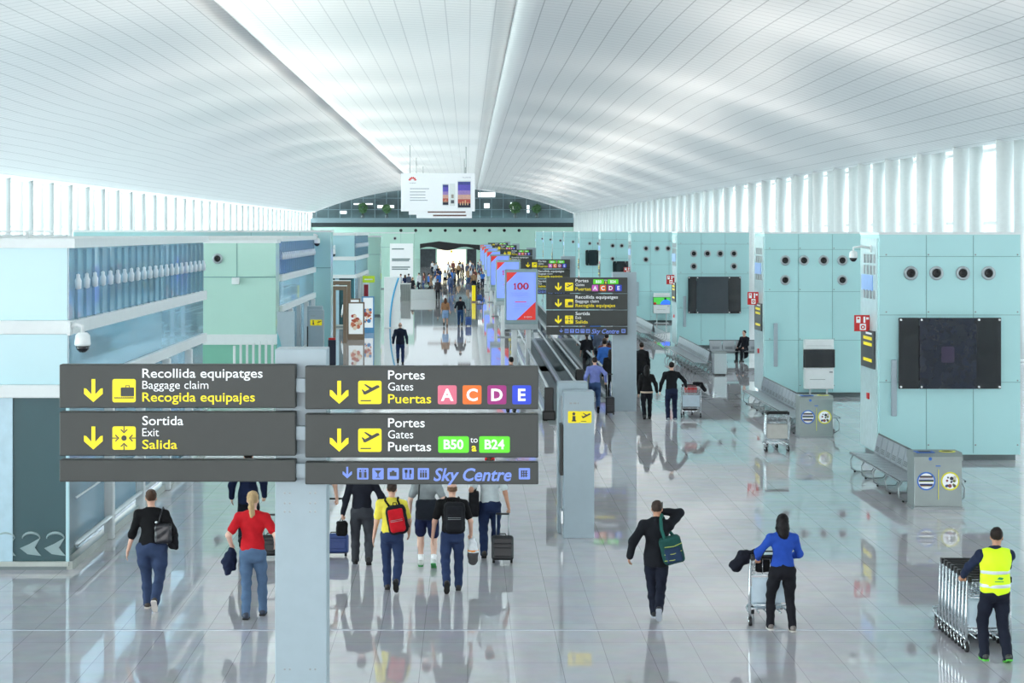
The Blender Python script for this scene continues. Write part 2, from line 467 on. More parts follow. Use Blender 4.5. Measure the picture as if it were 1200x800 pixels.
def block(d, label, nozzles, handle=True, group=None, x0=PX0, x1=PX1, mt=None, seams=3, detail=True):
    mt = mt or M_aqua
    wd = x1 - x0
    r = thing('service_block', label, 'service block', (x0, d, 0), 0, group)
    b = MB()
    b.box(0, wd, 0, PDEP, .16, PTOP, mt)
    b.build('cladding', r)
    s = MB()
    for i in range(1, seams): s.box(wd * i / seams - .006, wd * i / seams + .006, -.008, .001, .2, PTOP - .02, M_seam)
    for z in (PTOP - .55, 3.62, 1.95): s.box(0, wd, -.008, .001, z, z + .012, M_seam)
    for i in range(seams + 1):
        for z in (PTOP - .5, 3.7, 2.0, .4):
            s.disc(min(max(wd * i / seams, .12), wd - .12) + .05, z, .02, M_steel, -.015, 0, n=8)
    s.build('panel_joints', r)
    MB().box(.1, wd - .05, .25, PDEP - .1, 0, .17, M_plinth).build('plinth', r)
    MB().box(-.02, wd + .02, -.02, PDEP + .02, PTOP, PTOP + .06, M_white).build('roof_edge', r)
    if detail:
        e = MB()
        e.box(-.03, 0, .15, PDEP - .1, .2, PTOP - .1, M_stripglass)
        for z in (5.0, 4.72, 4.1):
            for j in range(4): e.box(-.06, -.03, .35 + j * .38, .5 + j * .38, z - .1, z + .12, M_steel)
        e.box(-.05, -.03, .6, 1.9, 4.2, 4.6, M_paleblue)
        e.build('end_panel', r)
        g = MB(); g.box(-.08, -.03, .3, 1.8, 2.25, 3.2, mat('notice_black', (60, 64, 66), .4))
        for z, c in ((3.0, M_yellow), (2.85, M_yellow), (2.45, M_yellow)): g.box(-.085, -.08, .5, 1.5, z - .04, z + .04, c)
        g.box(-.085, -.08, .5, 1.2, 3.1, 3.15, M_signwhite)
        g.build('notice_panel', r)
        MB().box(-.07, -.02, 1.0, 1.2, 1.45, 1.6, M_red).build('alarm_button', r)
    if handle:
        h = MB(); x, z0, z1 = handle
        h.box(x, x + .14, -.09, -.03, z0, z1, M_post, .02)
        for z in (z0 + .15, z1 - .2): h.box(x + .04, x + .1, -.035, 0, z, z + .06, M_steel)
        h.build('pull_handle', r)
    for x, z in nozzles: add_nozzle(r, x, z)
    return r
def nz(d, pts): return [(at(px, py, d).x - PX0, at(px, py, d).z) for px, py in pts]
RD = [46.6, 64.6, 91.5, 117, 144, 171, 198, 225, 252, 280]
four = [(.79, 4.66), (1.44, 4.66), (2.08, 4.66), (2.72, 4.66)]
b1 = block(RD[0], 'aqua glass service block with four air nozzles in one row and a black display wall', nz(46.6, [(1067, 320), (1097, 320), (1128, 320), (1158, 320)]),
           (.28, 1.12, 2.52))
b2 = block(RD[1], 'aqua glass service block with six air nozzles behind the white information terminal', nz(64.6, [(920, 305), (942, 305), (965, 305), (987, 305), (920, 328), (987, 328)]), (.3, 1.05, 2.55))
b3 = block(RD[2], 'aqua glass service block with six air nozzles and a plain charcoal display wall', nz(91.5, [(813, 297), (829, 297), (844, 297), (860, 297), (813, 312), (860, 312)]), (.28, 1.05, 2.55))
b4 = block(RD[3], 'aqua glass service block with the lit blue and green screen terminal', nz(117, [(757, 291), (770, 291), (783, 291), (757, 304)]), (.3, 1.05, 2.55))
b5 = block(RD[4], 'aqua glass service block carrying a black display just above the second direction sign', [(.9, 4.6), (1.6, 4.6), (2.3, 4.6), (.9, 3.6)], None)
far_l = ['distant aqua block next behind the one with the black display above the sign', 'distant aqua block third from the far end of the right-hand row',
         'distant aqua block fourth from the far end of the right-hand row', 'distant aqua block second from the far end of the right-hand row', 'farthest aqua block of the right-hand row']
for i, d in enumerate(RD[5:]):
    block(d, [far_l[0], 'distant aqua block fourth from the far end of the right-hand row', 'distant aqua block third from the far end of the right-hand row', far_l[3], far_l[4]][i],
          [(.9, 4.6), (1.7, 4.6), (2.5, 4.6)], None, 'aqua blocks along the right side')

# wall-mounted black displays
def display(d, x0, x1, z0, z1, label, panels=(0, .2, .76, 1.0), tint=None):
    r = thing('display_screen', label, 'display', ((x0 + x1) / 2, d - .06, z0))
    w, h = (x1 - x0), z1 - z0
    for a, b in zip(panels, panels[1:]):
        mid = b - a > .4
        MB().box(-w / 2 + a * w + .004, -w / 2 + b * w - .004, -.05 - (.03 if mid else 0), 0, 0, h, (tint or M_blackglass) if mid else M_blackglass, .01).build('screen_panel' if mid else 'side_panel', r)
    for u in (.02, panels[1] + .02, panels[2] + .02, .98):
        for z in (.05, h - .05): MB().disc(-w / 2 + u * w, z, .025, M_signwhite, -.1, -.05, n=10).build('fixing_stud', r)
    MB().box(-w / 2 + .2, w / 2 - .2, 0, .05, .2, h - .2, M_black).build('mounting_frame', r)
    return r
M_scr = mat('dim_screen', (20, 26, 44), .12, var=.15)
p, q = at(1052, 455, 46.6), at(1172, 372, 46.6)
dd = display(46.6, p.x, q.x, p.z, q.z, 'large black three-part glass display on the nearest aqua block', tint=mat('dim_screen', (20, 26, 44), .12, var=.15))
_e = MB(); _e.rrect(-.22, .1, .65, 1.05, .05, mat('dim_violet', (40, 24, 62), .3), -.084, -.081); tag(_e.build('violet_logo', dd), 'faint violet logo')
p, q = at(806, 367, 91.5), at(868, 324, 91.5)
display(91.5, p.x, q.x, p.z, q.z, 'charcoal three-part display on the third aqua block, above the empty bench', (0, .16, .76, 1), mat('charcoal_screen', (52, 62, 70), .2))
p, q = at(718, 326, 144), at(737, 306, 144)
display(144, p.x, q.x, p.z, q.z, 'small distant black display behind the red signs above the second direction sign', (0, .2, .76, 1))
p = at(686, 300, 171); display(171, p.x, p.x + 1.4, 2.6, 4.0, 'smallest far black display on the distant aqua blocks')

# white information terminals
def terminal(d, px0, px1, py0, py1, label, screen):
    a, b = at(px0, py1, d), at(px1, py0, d); w = b.x - a.x
    r = thing('information_terminal', label, 'terminal', ((a.x + b.x) / 2, d - .18, 0))
    z0, z1 = a.z, b.z; h = z1 - z0
    m = MB(); m.box(-w / 2 + .02, w / 2 - .02, -.12, .12, z0, z0 + h * .44, M_whitegloss, .03); m.box(-w / 2 + .02, w / 2 - .02, -.12, .12, z1 - h * .21, z1, M_whitegloss, .03)
    m.box(-w / 2 + .02, w / 2 - .02, -.08, .12, z0 + h * .4, z1 - h * .18, M_whitegloss); m.box(-w * .3, -w * .3 + .05, -.04, .06, 0, z0 + .05, M_alu); m.box(w * .3 - .05, w * .3, -.04, .06, 0, z0 + .05, M_alu)
    m.box(-w * .4, w * .4, -.12, .16, 0, .03, M_alu)
    m.build('housing', r)
    MB().box(-w / 2 - .01, w / 2 + .01, -.16, -.08, z0 + h * .435, z1 - h * .2, M_black, .015).build('screen_bezel', r)
    sm = MB(); zz0, zz1 = z0 + h * .45, z1 - h * .215
    if screen == 'dark': sm.box(-w / 2 + .02, w / 2 - .02, -.165, -.16, zz0, zz1, M_blackglass)
    else:
        gB, gG, gK = mat('screen_blue', (40, 90, 230), .3, emit=.9), mat('screen_green', (58, 150, 60), .3, emit=.8), M_black
        sm.box(-w / 2 + .02, w / 2 - .02, -.165, -.16, zz0, zz1, gG)
        sm.prism([(-w * .1, zz0), (w * .47, zz0), (w * .47, zz0 + .5 * (zz1 - zz0)), (w * .2, zz1 - .25 * (zz1 - zz0)), (-.02, zz0 + .4 * (zz1 - zz0))], gB, -.168, -.165)
        sm.disc(w * .2, zz1 - .2 * (zz1 - zz0), .07, gK, -.171, -.168, n=12); sm.box(-w / 2 + .02, -w / 2 + .18, -.17, -.165, zz0, zz0 + .12, M_red)
    sm.build('screen', r)
    t = MB(); t.box(-w * .3, w * .2, -.122, -.12, z0 + h * .19, z0 + h * .2, M_steel); t.box(w * .33, w * .44, -.122, -.12, z0 + h * .33, z0 + h * .36, M_steel); t.box(-w * .4, w * .4, -.122, -.12, z1 - h * .13, z1 - h * .125, M_steel)
    t.build('card_slot', r)
terminal(64.6, 940, 976, 397, 455, 'white information terminal with a black screen before the second aqua block', 'dark')
terminal(117, 765, 785, 343, 367, 'white information terminal showing a blue and green picture', 'lit')

# red fire-hose flag signs on the block ends
def fire_sign(d, px0, px1, py0, py1, label):
    a, b = at(px0, py1, d), at(px1, py0, d)
    r = thing('fire_sign', label, 'sign', (PX0, d, a.z), 0, 'red fire point signs on the block ends')
    w = b.x - a.x; h = b.z - a.z; x = a.x - PX0
    MB().box(x, x + w, -.012, .012, 0, h, M_red, .006).build('plate', r)
    s = MB(); y0, y1 = -.016, -.012
    s.box(x + .12 * w, x + .38 * w, y0, y1, .52 * h, .9 * h, M_signwhite); s.box(x + .18 * w, x + .32 * w, y0 - .002, y0, .74 * h, .84 * h, M_red)
    s.box(x + .56 * w, x + .68 * w, y0, y1, .52 * h, .9 * h, M_signwhite); s.box(x + .74 * w, x + .9 * w, y0, y1, .72 * h, .86 * h, M_signwhite)
    s.rrect(x + .34 * w, x + .72 * w, .08 * h, .46 * h, .03 * w, M_signwhite, y0, y1); s.disc(x + .53 * w, .26 * h, .13 * w, M_red, y0 - .003, y0); s.disc(x + .53 * w, .26 * h, .06 * w, M_signwhite, y0 - .006, y0 - .003)
    s.build('symbols', r)
    MB().box(x + w, max(x + w + .02, .0), -.01, .01, h * .3, h * .7, M_red).build('bracket', r)
fire_sign(47.6, 1001, 1020, 369, 388, 'red fire point sign on the end of the nearest aqua block')
fire_sign(65.8, 876, 889, 342, 357, 'red fire point sign beside the six-nozzle block with the white terminal')
fire_sign(92.6, 781, 791, 322, 333, 'red fire point sign beside the block with the charcoal display')
fire_sign(118, 731, 740, 313, 320, 'small red fire point sign beside the block with the lit screen')
fire_sign(145, 702, 709, 306, 313, 'red fire point sign nearest left of the small distant black display')
fire_sign(172, 680, 686, 302, 308, 'distant red fire point sign just right of the third direction sign')

# dome cameras on brackets
def dome_cam(p, label, reach, s=1., dirx=-1):
    r = thing('security_camera', label, 'camera', p)
    b = MB(); b.tube([(0, 0, 0), (dirx * reach * .5, 0, .05 * s), (dirx * reach, 0, .02 * s), (dirx * reach, 0, -.08 * s)], .03 * s, M_white); b.box(-.03, .03, -.06 * s, .06 * s, -.1 * s, .08 * s, M_white, .01)
    b.build('bracket', r)
    MB().lathe([(.06 * s, -.06 * s), (.1 * s, -.1 * s), (.11 * s, -.22 * s), (.1 * s, -.24 * s)], (dirx * reach, 0, 0), M_whitegloss).build('housing', r)
    MB().lathe([(.095 * s, -.24 * s), (.08 * s, -.29 * s), (.045 * s, -.325 * s), (.01, -.335 * s)], (dirx * reach, 0, 0), M_blackglass).build('lens_dome', r)
dome_cam((PX0 - .03, 47.4, at(1000, 291, 47.4).z), 'white dome camera on a bracket at the top of the nearest aqua block', .45)
# ------------------------------------------------------------------ left-hand shop blocks
LX = -6.72
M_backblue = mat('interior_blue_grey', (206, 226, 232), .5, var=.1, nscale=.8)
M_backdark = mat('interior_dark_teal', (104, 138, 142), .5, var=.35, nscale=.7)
M_faceblue = mat('pale_blue_glass', (176, 216, 224), .10, spec=.5, var=.03, nscale=.5)
M_violet = mat('violet_glow', (128, 132, 226), .4, var=.25, nscale=3, emit=.9)
M_fit = mat('clamp_white', (236, 240, 244), .3)
M_decal = mat('frosted_decal', (150, 172, 174), .6)
def shop(d0, d1, label, facew=13.3, top=5.42, fins=22, main=False, violet=False, x1=LX):
    r = thing('shop_block', label, 'shop', (x1, d0, 0))
    D = d1 - d0; Wd = facew
    MB().box(-Wd, .12, -.12, D + .1, top, top + .16, M_white).build('roof_slab', r)
    for n_, z0, z1 in (('white_band', 3.97, 4.2), ('white_band', 2.9, 3.12)):
        MB().box(-Wd, .10, -.10, D, z0, z1, M_white, .015).build(n_, r)
    MB().box(-Wd, -.02, 0, .1, 4.2, top, M_faceblue).build('front_fascia', r)
    MB().box(-Wd, -.02, 0, .1, 3.12, 3.97, M_faceblue).build('front_fascia', r)
    b = MB(); b.box(-1.3, -1.2, .3, D, 3.12, top, M_backblue); b.box(-Wd, -.3, D - .2, D - .05, 0, top, M_backblue)
    for i in range(14):
        rr = random.Random(i * 3 + 1); y = .8 + i * (D - 1) / 14
        b.box(-.2, -.06, y, y + rr.uniform(.1, .3), 4.35 + rr.uniform(0, .3), 4.9 + rr.uniform(0, .25), rr.choice([M_violet, M_white, M_white, M_faceblue, M_faceblue, mat('reflection_green', (150, 190, 140), .4), mat('reflection_rose', (200, 150, 170), .4)]))  # coloured strips imitate reflections in the glazing, the violet ones glow
        b.box(-1.22, -.9, y, y + rr.uniform(.2, .6), 3.14, 3.2 + rr.uniform(.2, .6), rr.choice([M_backblue, M_white, M_steel, M_faceblue]))
    b.build('interior_wall', r)
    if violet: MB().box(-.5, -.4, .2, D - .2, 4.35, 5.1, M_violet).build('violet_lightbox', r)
    MB().box(-.03, 0, 0, D, 4.2, top, M_bluepane).build('side_glazing', r)
    MB().box(-.03, 0, 0, D, 3.12, 3.97, M_bluepane).build('side_glazing', r)
    f0 = MB(); f0.box(-.02, .05, -.012, .012, 4.2, top - .03, M_bluepane)
    c0 = MB(); c0.lathe([(.0, -.14), (.055, -.12), (.06, .02), (.036, .07), (.036, .12), (.0, .14)], (.05, 0, 4.84), M_fit, n=12)
    ff = f0.build('glass_fin', r); cc = c0.build('fin_clamp', r)
    for i in range(fins):
        y = .5 + (D - .8) * i / (fins - 1)
        for src in (ff, cc):
            o = src if i == 0 else src.copy()
            if i: COL.objects.link(o); o.parent = r
            o.location = (0, y, 0)
    # unseen fill lights added under each slab to brighten the shop glazing
    for z_, y0_, pw in ((top - .05, .3, 5.5), (3.94, .3, 5.5), (2.86, 3.5, 7)):
        dl = bpy.data.lights.new('shop_fill', 'AREA'); dl.shape = 'RECTANGLE'; dl.size = .7; dl.size_y = D - y0_ - .3; dl.energy = pw * D; dl.color = (.96, .98, 1)
        lo_ = bpy.data.objects.new('shop_fill', dl); COL.objects.link(lo_); lo_.location = (x1 - .65, d0 + y0_ + (D - y0_ - .3) / 2, z_)
    # ground floor
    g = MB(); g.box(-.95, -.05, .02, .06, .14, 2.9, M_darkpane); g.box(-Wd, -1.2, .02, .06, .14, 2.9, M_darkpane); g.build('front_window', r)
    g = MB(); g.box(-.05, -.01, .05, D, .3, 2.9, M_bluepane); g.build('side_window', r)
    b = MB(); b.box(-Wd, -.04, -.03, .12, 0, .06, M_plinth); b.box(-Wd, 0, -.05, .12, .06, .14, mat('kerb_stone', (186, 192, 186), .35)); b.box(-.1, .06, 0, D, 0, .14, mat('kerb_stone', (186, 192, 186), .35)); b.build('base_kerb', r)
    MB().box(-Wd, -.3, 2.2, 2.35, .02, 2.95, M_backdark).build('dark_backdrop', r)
    MB().box(-2.4, -2.3, 2.4, D, 0, 2.95, M_backblue).build('side_backdrop', r)
    for i in range(int(D / 3.3) + 1):
        y = 3.2 + i * 3.3
        if y < D: MB().box(-.02, .16, y - .09, y + .09, 0, 2.9, M_white, .02).build('mullion', r)
    MB().box(-.05, .0, -.02, .06, .14, 2.9, M_faceblue).build('corner_mullion', r); MB().box(-1.2, -.95, -.01, .06, .14, 2.9, mat('pale_blue_panel', (176, 208, 222), .2)).build('front_panel', r)
    l = MB(); l.tube([(.1, .1, .42), (.1, D, .42)], .045, M_alu); l.tube([(.1, .1, 1.2), (.1, D, 1.2)], .02, M_alu); l.build('bump_rail', r)
    return r
s1 = shop(31.65, 47.7, 'large glass shop block at left front with finned upper glazing and dark window', main=True)
# window decals and the goods behind the dark pane of the near shop
dm = MB()
for cx, tl in ((-.64, 0), (-.23, 0), (-1.07, 0)):
    for a in (0, 1):
        pts = [(-.19, .0), (-.03, .07), (.16, .18), (.06, .01)] if a else [(-.19, .0), (.06, .01), (.17, -.13), (-.06, -.1)]
        dm.prism([(cx + x, .36 + z) for x, z in pts], M_decal, .0, .015)
    arc = [(cx - .0 + .15 * math.cos(t), .52 + .10 * math.sin(t)) for t in [i * math.pi / 10 for i in range(11)]]
    dm.tube([(x, .008, z) for x, z in arc], [.008 + .018 * math.sin(i * math.pi / 10) for i in range(11)], M_decal, n=6)
tag(dm.build('window_decals', s1), 'three pale bow-shaped decals')
g = MB()
dk = mat('goods_dark', (40, 62, 68), .5); g.box(-.9, -.42, .3, .5, 1.95, 2.75, dk); g.box(-.75, -.5, .3, .5, 1.5, 1.95, dk); g.box(-.56, -.44, .16, .25, 1.35, 1.8, mat('amber_goods', (214, 160, 110), .5)); g.box(-.3, -.12, .3, .5, 2.2, 2.6, dk)
g.box(-.93, -.1, .3, 1.0, .14, .6, mat('shelf_teal', (96, 124, 122), .4)); g.box(-.93, -.1, .28, 1.0, .6, .64, dk); g.build('window_goods', s1)
rr = MB()
for z in (5.7, 5.62): rr.box(-13, -.6, 1.5 + (5.7 - z) * 14, 1.6 + (5.7 - z) * 14, z - .02, z + .02, M_white)
for i in range(8): rr.box(-13 + i * 1.7, -12.95 + i * 1.7, 1.55, 1.6, 5.5, 5.7, M_white)
rr.build('roof_rail', s1)
a = at(97, 388, 31.4)
dome_cam((LX + .04, 31.5, at(0, 384, 31.5).z), 'white dome camera on the front corner of the near left shop', .22, 1.25, dirx=1)

M_mintw = M_mint
def mint_block(d0, d1, x1, label, wd=12, top=5.3, nozz=(), low=True, M_mintw=M_mint):
    r = thing('mint_block', label, 'service block', (x1, d0, 0))
    MB().box(-wd, 0, 0, d1 - d0, 2.2 if low else .1, top, M_mintw).build('cladding', r)
    MB().box(-wd, .05, -.05, d1 - d0, top, top + .1, M_white).build('roof_edge', r)
    s = MB(); s.box(-wd, 0, -.01, 0, 4.13, 4.16, M_seam)
    for x in (-1.32, -3.4): s.box(x - .01, x + .01, -.01, 0, 4.15 if low else .2, top, M_seam)
    s.build('panel_joints', r)
    if low:
        MB().box(-wd, .02, -.06, d1 - d0, 1.85, 2.2, M_white, .01).build('white_band', r)
        MB().box(-wd, 0, .02, d1 - d0, 0, 1.85, M_mintd).build('lower_wall', r)
    MB().box(-wd, .02, -.03, .1, 0, .1, M_plinth).build('plinth', r)
    for x, z in nozz: add_nozzle(r, x, z)
    return r
d = 63.8
mb = mint_block(d, d + 1.2, -6.52, 'mint green block with one black air nozzle behind the near left shop', nozz=[(at(255, 303, d).x + 6.52, at(255, 303, d).z)])
MB().box(at(272, 0, d).x + 6.52, at(281, 0, d).x + 6.52, -.15, 0, at(0, 333, d).z, at(0, 325, d).z, M_white, .02).build('sensor_box', mb)
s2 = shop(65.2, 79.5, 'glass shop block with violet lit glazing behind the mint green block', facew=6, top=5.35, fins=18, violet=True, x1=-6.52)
f = thing('slatted_screen', 'white upright slat screen at the corner of the mint green block', 'screen', (-6.9, 62.4, 0))
for i in range(7): MB().box(-.9 + i * .2, -.82 + i * .2, i * .1, i * .1 + .08, 0, 1.9 + i * .03, M_white, .01).build('slat', f)
MB().box(-1, .5, .3, .36, .9, 1.0, M_steel).build('rail', f)
mb2 = mint_block(80.2, 81.6, -5.85, 'wide mint block ending in a tall narrow face with a dome camera', wd=11, top=5.66, low=False, M_mintw=M_aqua2)
dome_cam((-6.55, 80.1, 5.5), 'white dome camera high on the tall narrow mint face', .12, 1.3, dirx=1)
s3 = shop(112, 126, 'pale blue distant shop block with two white bands left of the aisle', facew=7, top=5.45, fins=12)
dome_cam((LX - 1.2, 111.85, 4.75), 'dome camera on the face of the distant pale blue shop', .12, 1.7)
mb3 = mint_block(126.6, 128, -5.9, 'slim distant mint block just right of the pale blue shop', wd=3, low=False)
mb4 = mint_block(186, 187, -5.3, 'far mint block carrying a large white poster', wd=6, top=5.5, low=False, nozz=[(-1.9, 5.0)])
pw = thing('wall_poster', 'large white poster with grey lettering lines on the far mint block', 'poster', (-5.4, 185.85, 0))
MB().box(-2.3, 0, 0, .08, .3, 4.5, M_signwhite).build('board', pw)
pl = MB()
for z, x1 in ((3.9, -.9), (2.9, -.3), (2.75, -.4), (2.1, -.3), (1.9, -.5)): pl.box(-2.1, x1, -.01, 0, z, z + .12, mat('poster_grey', (120, 140, 140), .5))
pl.build('lettering', pw)
# blocks behind the far shops, running on to the end wall
for i, (dd_, x_) in enumerate(((150, -10.5), (215, -7.6), (250, -9))):
    mint_block(dd_, dd_ + 2, x_, ['set-back mint block seen between the pale blue shop and the white poster', 'far mint wall behind the white poster block', 'farthest mint wall on the left near the bright shop'][i], wd=10, low=False)

# ------------------------------------------------------------------ direction signs
U = .0095
def arrow(m, x, zt, mt, s=1., y=-.005):
    w, h = .022 * s * 1.0, .256 * s
    m.prism([(x - .021 * s, zt), (x + .021 * s, zt), (x + .021 * s, zt - h * .75), (x - .021 * s, zt - h * .75)], mt, y, 0)
    for sg in (-1, 1):
        m.prism([(x, zt - h), (x, zt - h + .062 * s), (x + sg * .078 * s, zt - .5 * h + .02 * s), (x + sg * .104 * s, zt - .5 * h + .026 * s), (x + sg * .104 * s, zt - .5 * h - .036 * s)], mt, y - .001, 0)
def pict_base(m, x, z, w, mt, y=-.005): m.rrect(x, x + w, z, z + w, w * .09, mt, y, 0)
def plane_icon(m, x, z, w, mt, y=-.008):
    P = lambda a, b: (x + a * w, z + b * w)
    m.prism([P(.20, .44), P(.30, .40), P(.92, .72), P(.88, .80), P(.80, .81), P(.26, .53)], mt, y, 0)
    m.prism([P(.24, .84), P(.32, .85), P(.66, .66), P(.54, .60)], mt, y - .001, 0)
    m.prism([P(.14, .62), P(.2, .62), P(.34, .50), P(.24, .44)], mt, y - .002, 0)
    m.prism([P(.1, .12), P(.55, .12), P(.55, .17), P(.1, .17)], mt, y, 0)
def case_icon(m, x, z, w, mt, y=-.008):
    m.rrect(x + .36 * w, x + .93 * w, z + .26 * w, z + .64 * w, .03 * w, mt, y, 0)
    for a, b, c, e in ((.56, .74, .70, .73), (.56, .59, .63, .73), (.71, .74, .63, .73)): m.box(x + a * w, x + b * w, y, 0, z + c * w, z + e * w, mt)
    m.box(x + .08 * w, x + .92 * w, y, 0, z + .17 * w, z + .20 * w, mt)
    for i in range(14): m.box(x + (.09 + i * .06) * w, x + (.115 + i * .06) * w, y, 0, z + .2 * w, z + .235 * w, mt)
def exit_icon(m, x, z, w, mt, y=-.008):
    m.disc(x + .5 * w, z + .5 * w, .115 * w, mt, y, 0)
    for q in range(4):
        c, s = math.cos(q * math.pi / 2), math.sin(q * math.pi / 2)
        R = lambda a, b: (x + w * (.5 + a * c - b * s), z + w * (.5 + a * s + b * c))
        m.prism([R(.30, -.022), R(.5, -.022), R(.5, .022), R(.30, .022)], mt, y, 0)
        m.prism([R(.20, 0), R(.37, .17), R(.37, .10), R(.27, 0)], mt, y - .001, 0); m.prism([R(.20, 0), R(.27, 0), R(.37, -.10), R(.37, -.17)], mt, y - .001, 0)
TILE = {}
def tile(par, st, x0, z0, x1, z1, col):
    t = MB(); t.rrect(x0, x1, z0, z1, .025, col, -.006, 0)
    h = z1 - z0
    t.text(st, (x0 + x1) / 2, z0 + h * (.2 if len(st) == 1 else .24), h * (.6 if len(st) == 1 else .54), M_signwhite, -.009, bold=.03, center=True)
    t.build('gate_tile', par)
M_tA, M_tC, M_tD, M_tE = mat('tile_pink', (226, 110, 134), .4, emit=.03), mat('tile_orange', (240, 112, 20), .4, emit=.03), mat('tile_magenta', (160, 24, 120), .4, emit=.03), mat('tile_blue', (30, 66, 210), .4, emit=.03)
M_tB = mat('tile_green', (96, 226, 30), .4, emit=.05)
M_tAm = mat('tile_mauve', (220, 96, 200), .4, emit=.03)
def panel(root, x0, x1, z1, h, kind, yf):
    """one sign board; x0 left edge, z1 top edge, yf its front face"""
    p = MB().box(x0, x1, yf, yf + .16, z1 - h, z1, M_dark, .012).build('sign_panel', root)
    L = MB()                                     # board-local: x from left edge, z from top edge, in metres
    def done(m, name): m.build(name, p).location = (x0, yf, z1)
    if kind == 'blank': return p
    if kind == 'sky':
        L.text('Sky Centre', 152 * U * .99, -.204, .135, M_peri, -.004, 242 * U, bold=.022, shear=.25); done(L, 'lettering')
        a = MB(); arrow(a, 49.5 * U, -.05, M_peri, .5); done(a, 'arrow')
        for i, cx in enumerate((67.7, 85.5, 103.2, 120.8, 138.7, 257)):
            q = MB(); w = 13.3 * U; x = cx * U - w / 2; z = -.19; q.rrect(x, x + w, z, z + w, .01, M_peri, -.005, 0)
            B = lambda a, b, c, e: q.box(x + a * w, x + b * w, -.008, 0, z + c * w, z + e * w, M_dark)
            if i == 0:
                for u in (.28, .72): q.disc(x + u * w, z + .78 * w, .08 * w, M_dark, -.008, 0, n=10); B(u - .11, u + .11, .15, .66)
                B(.48, .52, .1, .9)
            elif i == 1: q.prism([(x + .2 * w, z + .8 * w), (x + .8 * w, z + .8 * w), (x + .5 * w, z + .45 * w)], M_dark, -.008, 0); B(.46, .54, .2, .5); B(.32, .68, .16, .22)
            elif i == 2: B(.2, .8, .3, .66); B(.38, .62, .66, .78)
            elif i == 3: B(.28, .36, .14, .86); B(.2, .44, .6, .86); B(.62, .7, .14, .86); B(.62, .8, .5, .86)
            elif i == 4:
                for u in (.28, .5, .72): q.disc(x + u * w, z + .74 * w, .07 * w, M_dark, -.008, 0, n=10); B(u - .08, u + .08, .16, .62)
            else:
                for u in (.2, .4, .6): B(u, u + .1, .2, .8); B(.2, .8, u + .1, u + .16)
            done(q, 'pictogram')
        return p
    top = 17 * U
    a = MB(); arrow(a, 40 * U, -top, M_yellow); done(a, 'arrow')
    q = MB(); w = 27.3 * U; px = 62.3 * U; pz = -44.2 * U; pict_base(q, px, pz, w, M_yellow)
    {'baggage': case_icon, 'exit': exit_icon}.get(kind, plane_icon)(q, px, pz, w, M_dark); done(q, 'pictogram')
    tx = 97.3 * U
    lines = {'baggage': ('Recollida equipatges', 141, 'Baggage claim', 77.5, 'Recogida equipajes', 132, M_yellow), 'exit': ('Sortida', 48, 'Exit', 19.5, 'Salida', 41, M_yellow)}.get(
        kind, ('Portes', 43, 'Gates', 29.5, 'Puertas', 50.5, M_signwhite if kind == 'gates_b' else M_yellow))
    L0 = MB(); L0.text(lines[0], tx, -15.3 * U, 10.4 * U, M_signwhite, -.004, tx + lines[1] * U, bold=.009)
    L1_ = MB(); L1_.text(lines[2], tx, -28.4 * U, 9.4 * U, M_signwhite, -.004, tx + lines[3] * U)
    L.text(lines[4], tx, -43.2 * U, 10.4 * U, lines[6], -.004, tx + lines[5] * U, bold=.009)
    done(L0, 'lettering'); done(L1_, 'lettering'); done(L, 'lettering')
    if kind in ('gates', 'gates_all'):
        cols = (M_tA if kind == 'gates' else M_tAm, M_tC, M_tD, M_tE)
        for i, (ch, c) in enumerate(zip('ACDE', cols)):
            if kind == 'gates': x, s, zt = (155.5 + 29.1 * i) * U, 22.2 * U, -22.3 * U
            else: x, s, zt = (152 + 26 * i) * U, 21 * U, -24.5 * U
            t = MB(); t.rrect(0, s, -s, 0, .02, c, -.006, 0); t.text(ch, s / 2, -s * .80, s * .6, M_signwhite, -.009, bold=.03, center=True)
            t.build('gate_tile', p).location = (x0 + x, yf, z1 + zt)
    if kind in ('gates_b', 'gates_all'):
        zb, hh = (-45.3 * U, 19.3 * U) if kind == 'gates_b' else (-21.5 * U, 15.5 * U)
        for st, xa, xb in (('B50', 156, 192), ('B24', 204, 240)):
            t = MB(); t.rrect(0, (xb - xa) * U, 0, hh, .02, M_tB, -.006, 0); t.text(st, (xb - xa) * U / 2, hh * .24, hh * .54, M_signwhite, -.009, bold=.03, center=True)
            t.build('gate_tile', p).location = (x0 + xa * U, yf, z1 + zb)
        m = MB(); m.text('to', 198 * U, zb + hh * .62, 7 * U, M_signwhite, -.004, center=True); m.text('a', 198 * U, zb + hh * .1, 9 * U, M_yellow, -.004, bold=.02, center=True)
        done(m, 'small_lettering')
    return p
# near sign: one post, two stacks of boards
D1 = 20.9; K1 = D1 / F
sg = thing('direction_sign', 'large near double-sided sign post with six charcoal boards, Recollida equipatges at top left', 'sign', ((351.5 - VX) * K1, D1, 0))
sx = lambda px: (px - 351.5) * K1
szz = lambda py: H - (py - VY) * K1
pm = MB(); pm.box(sx(320.5), sx(381.5), .17, .62, 0, szz(410), M_post, .01)
for px in (332, 338, 362, 368):
    for py in (580, 592, 602, 788): pm.disc(sx(px), szz(py), .012, M_steel, .16, .17, n=8)
pm.build('post', sg)
bk = MB()
for py in (452, 508, 552): bk.box(sx(345), sx(359), .05, .2, szz(py + 8), szz(py - 8), M_post)
bk.build('bracket', sg)
for kind, py, h in (('baggage', 427, 51), ('exit', 482.5, 51.5), ('blank', 538.5, 26)): panel(sg, sx(69.5), sx(346.5), szz(py), h * K1, kind, 0)
for kind, py, h in (('gates', 429, 50.5), ('gates_b', 485, 51), ('sky', 541.5, 26)): panel(sg, sx(357.5), sx(631), szz(py), h * K1, kind, 0)
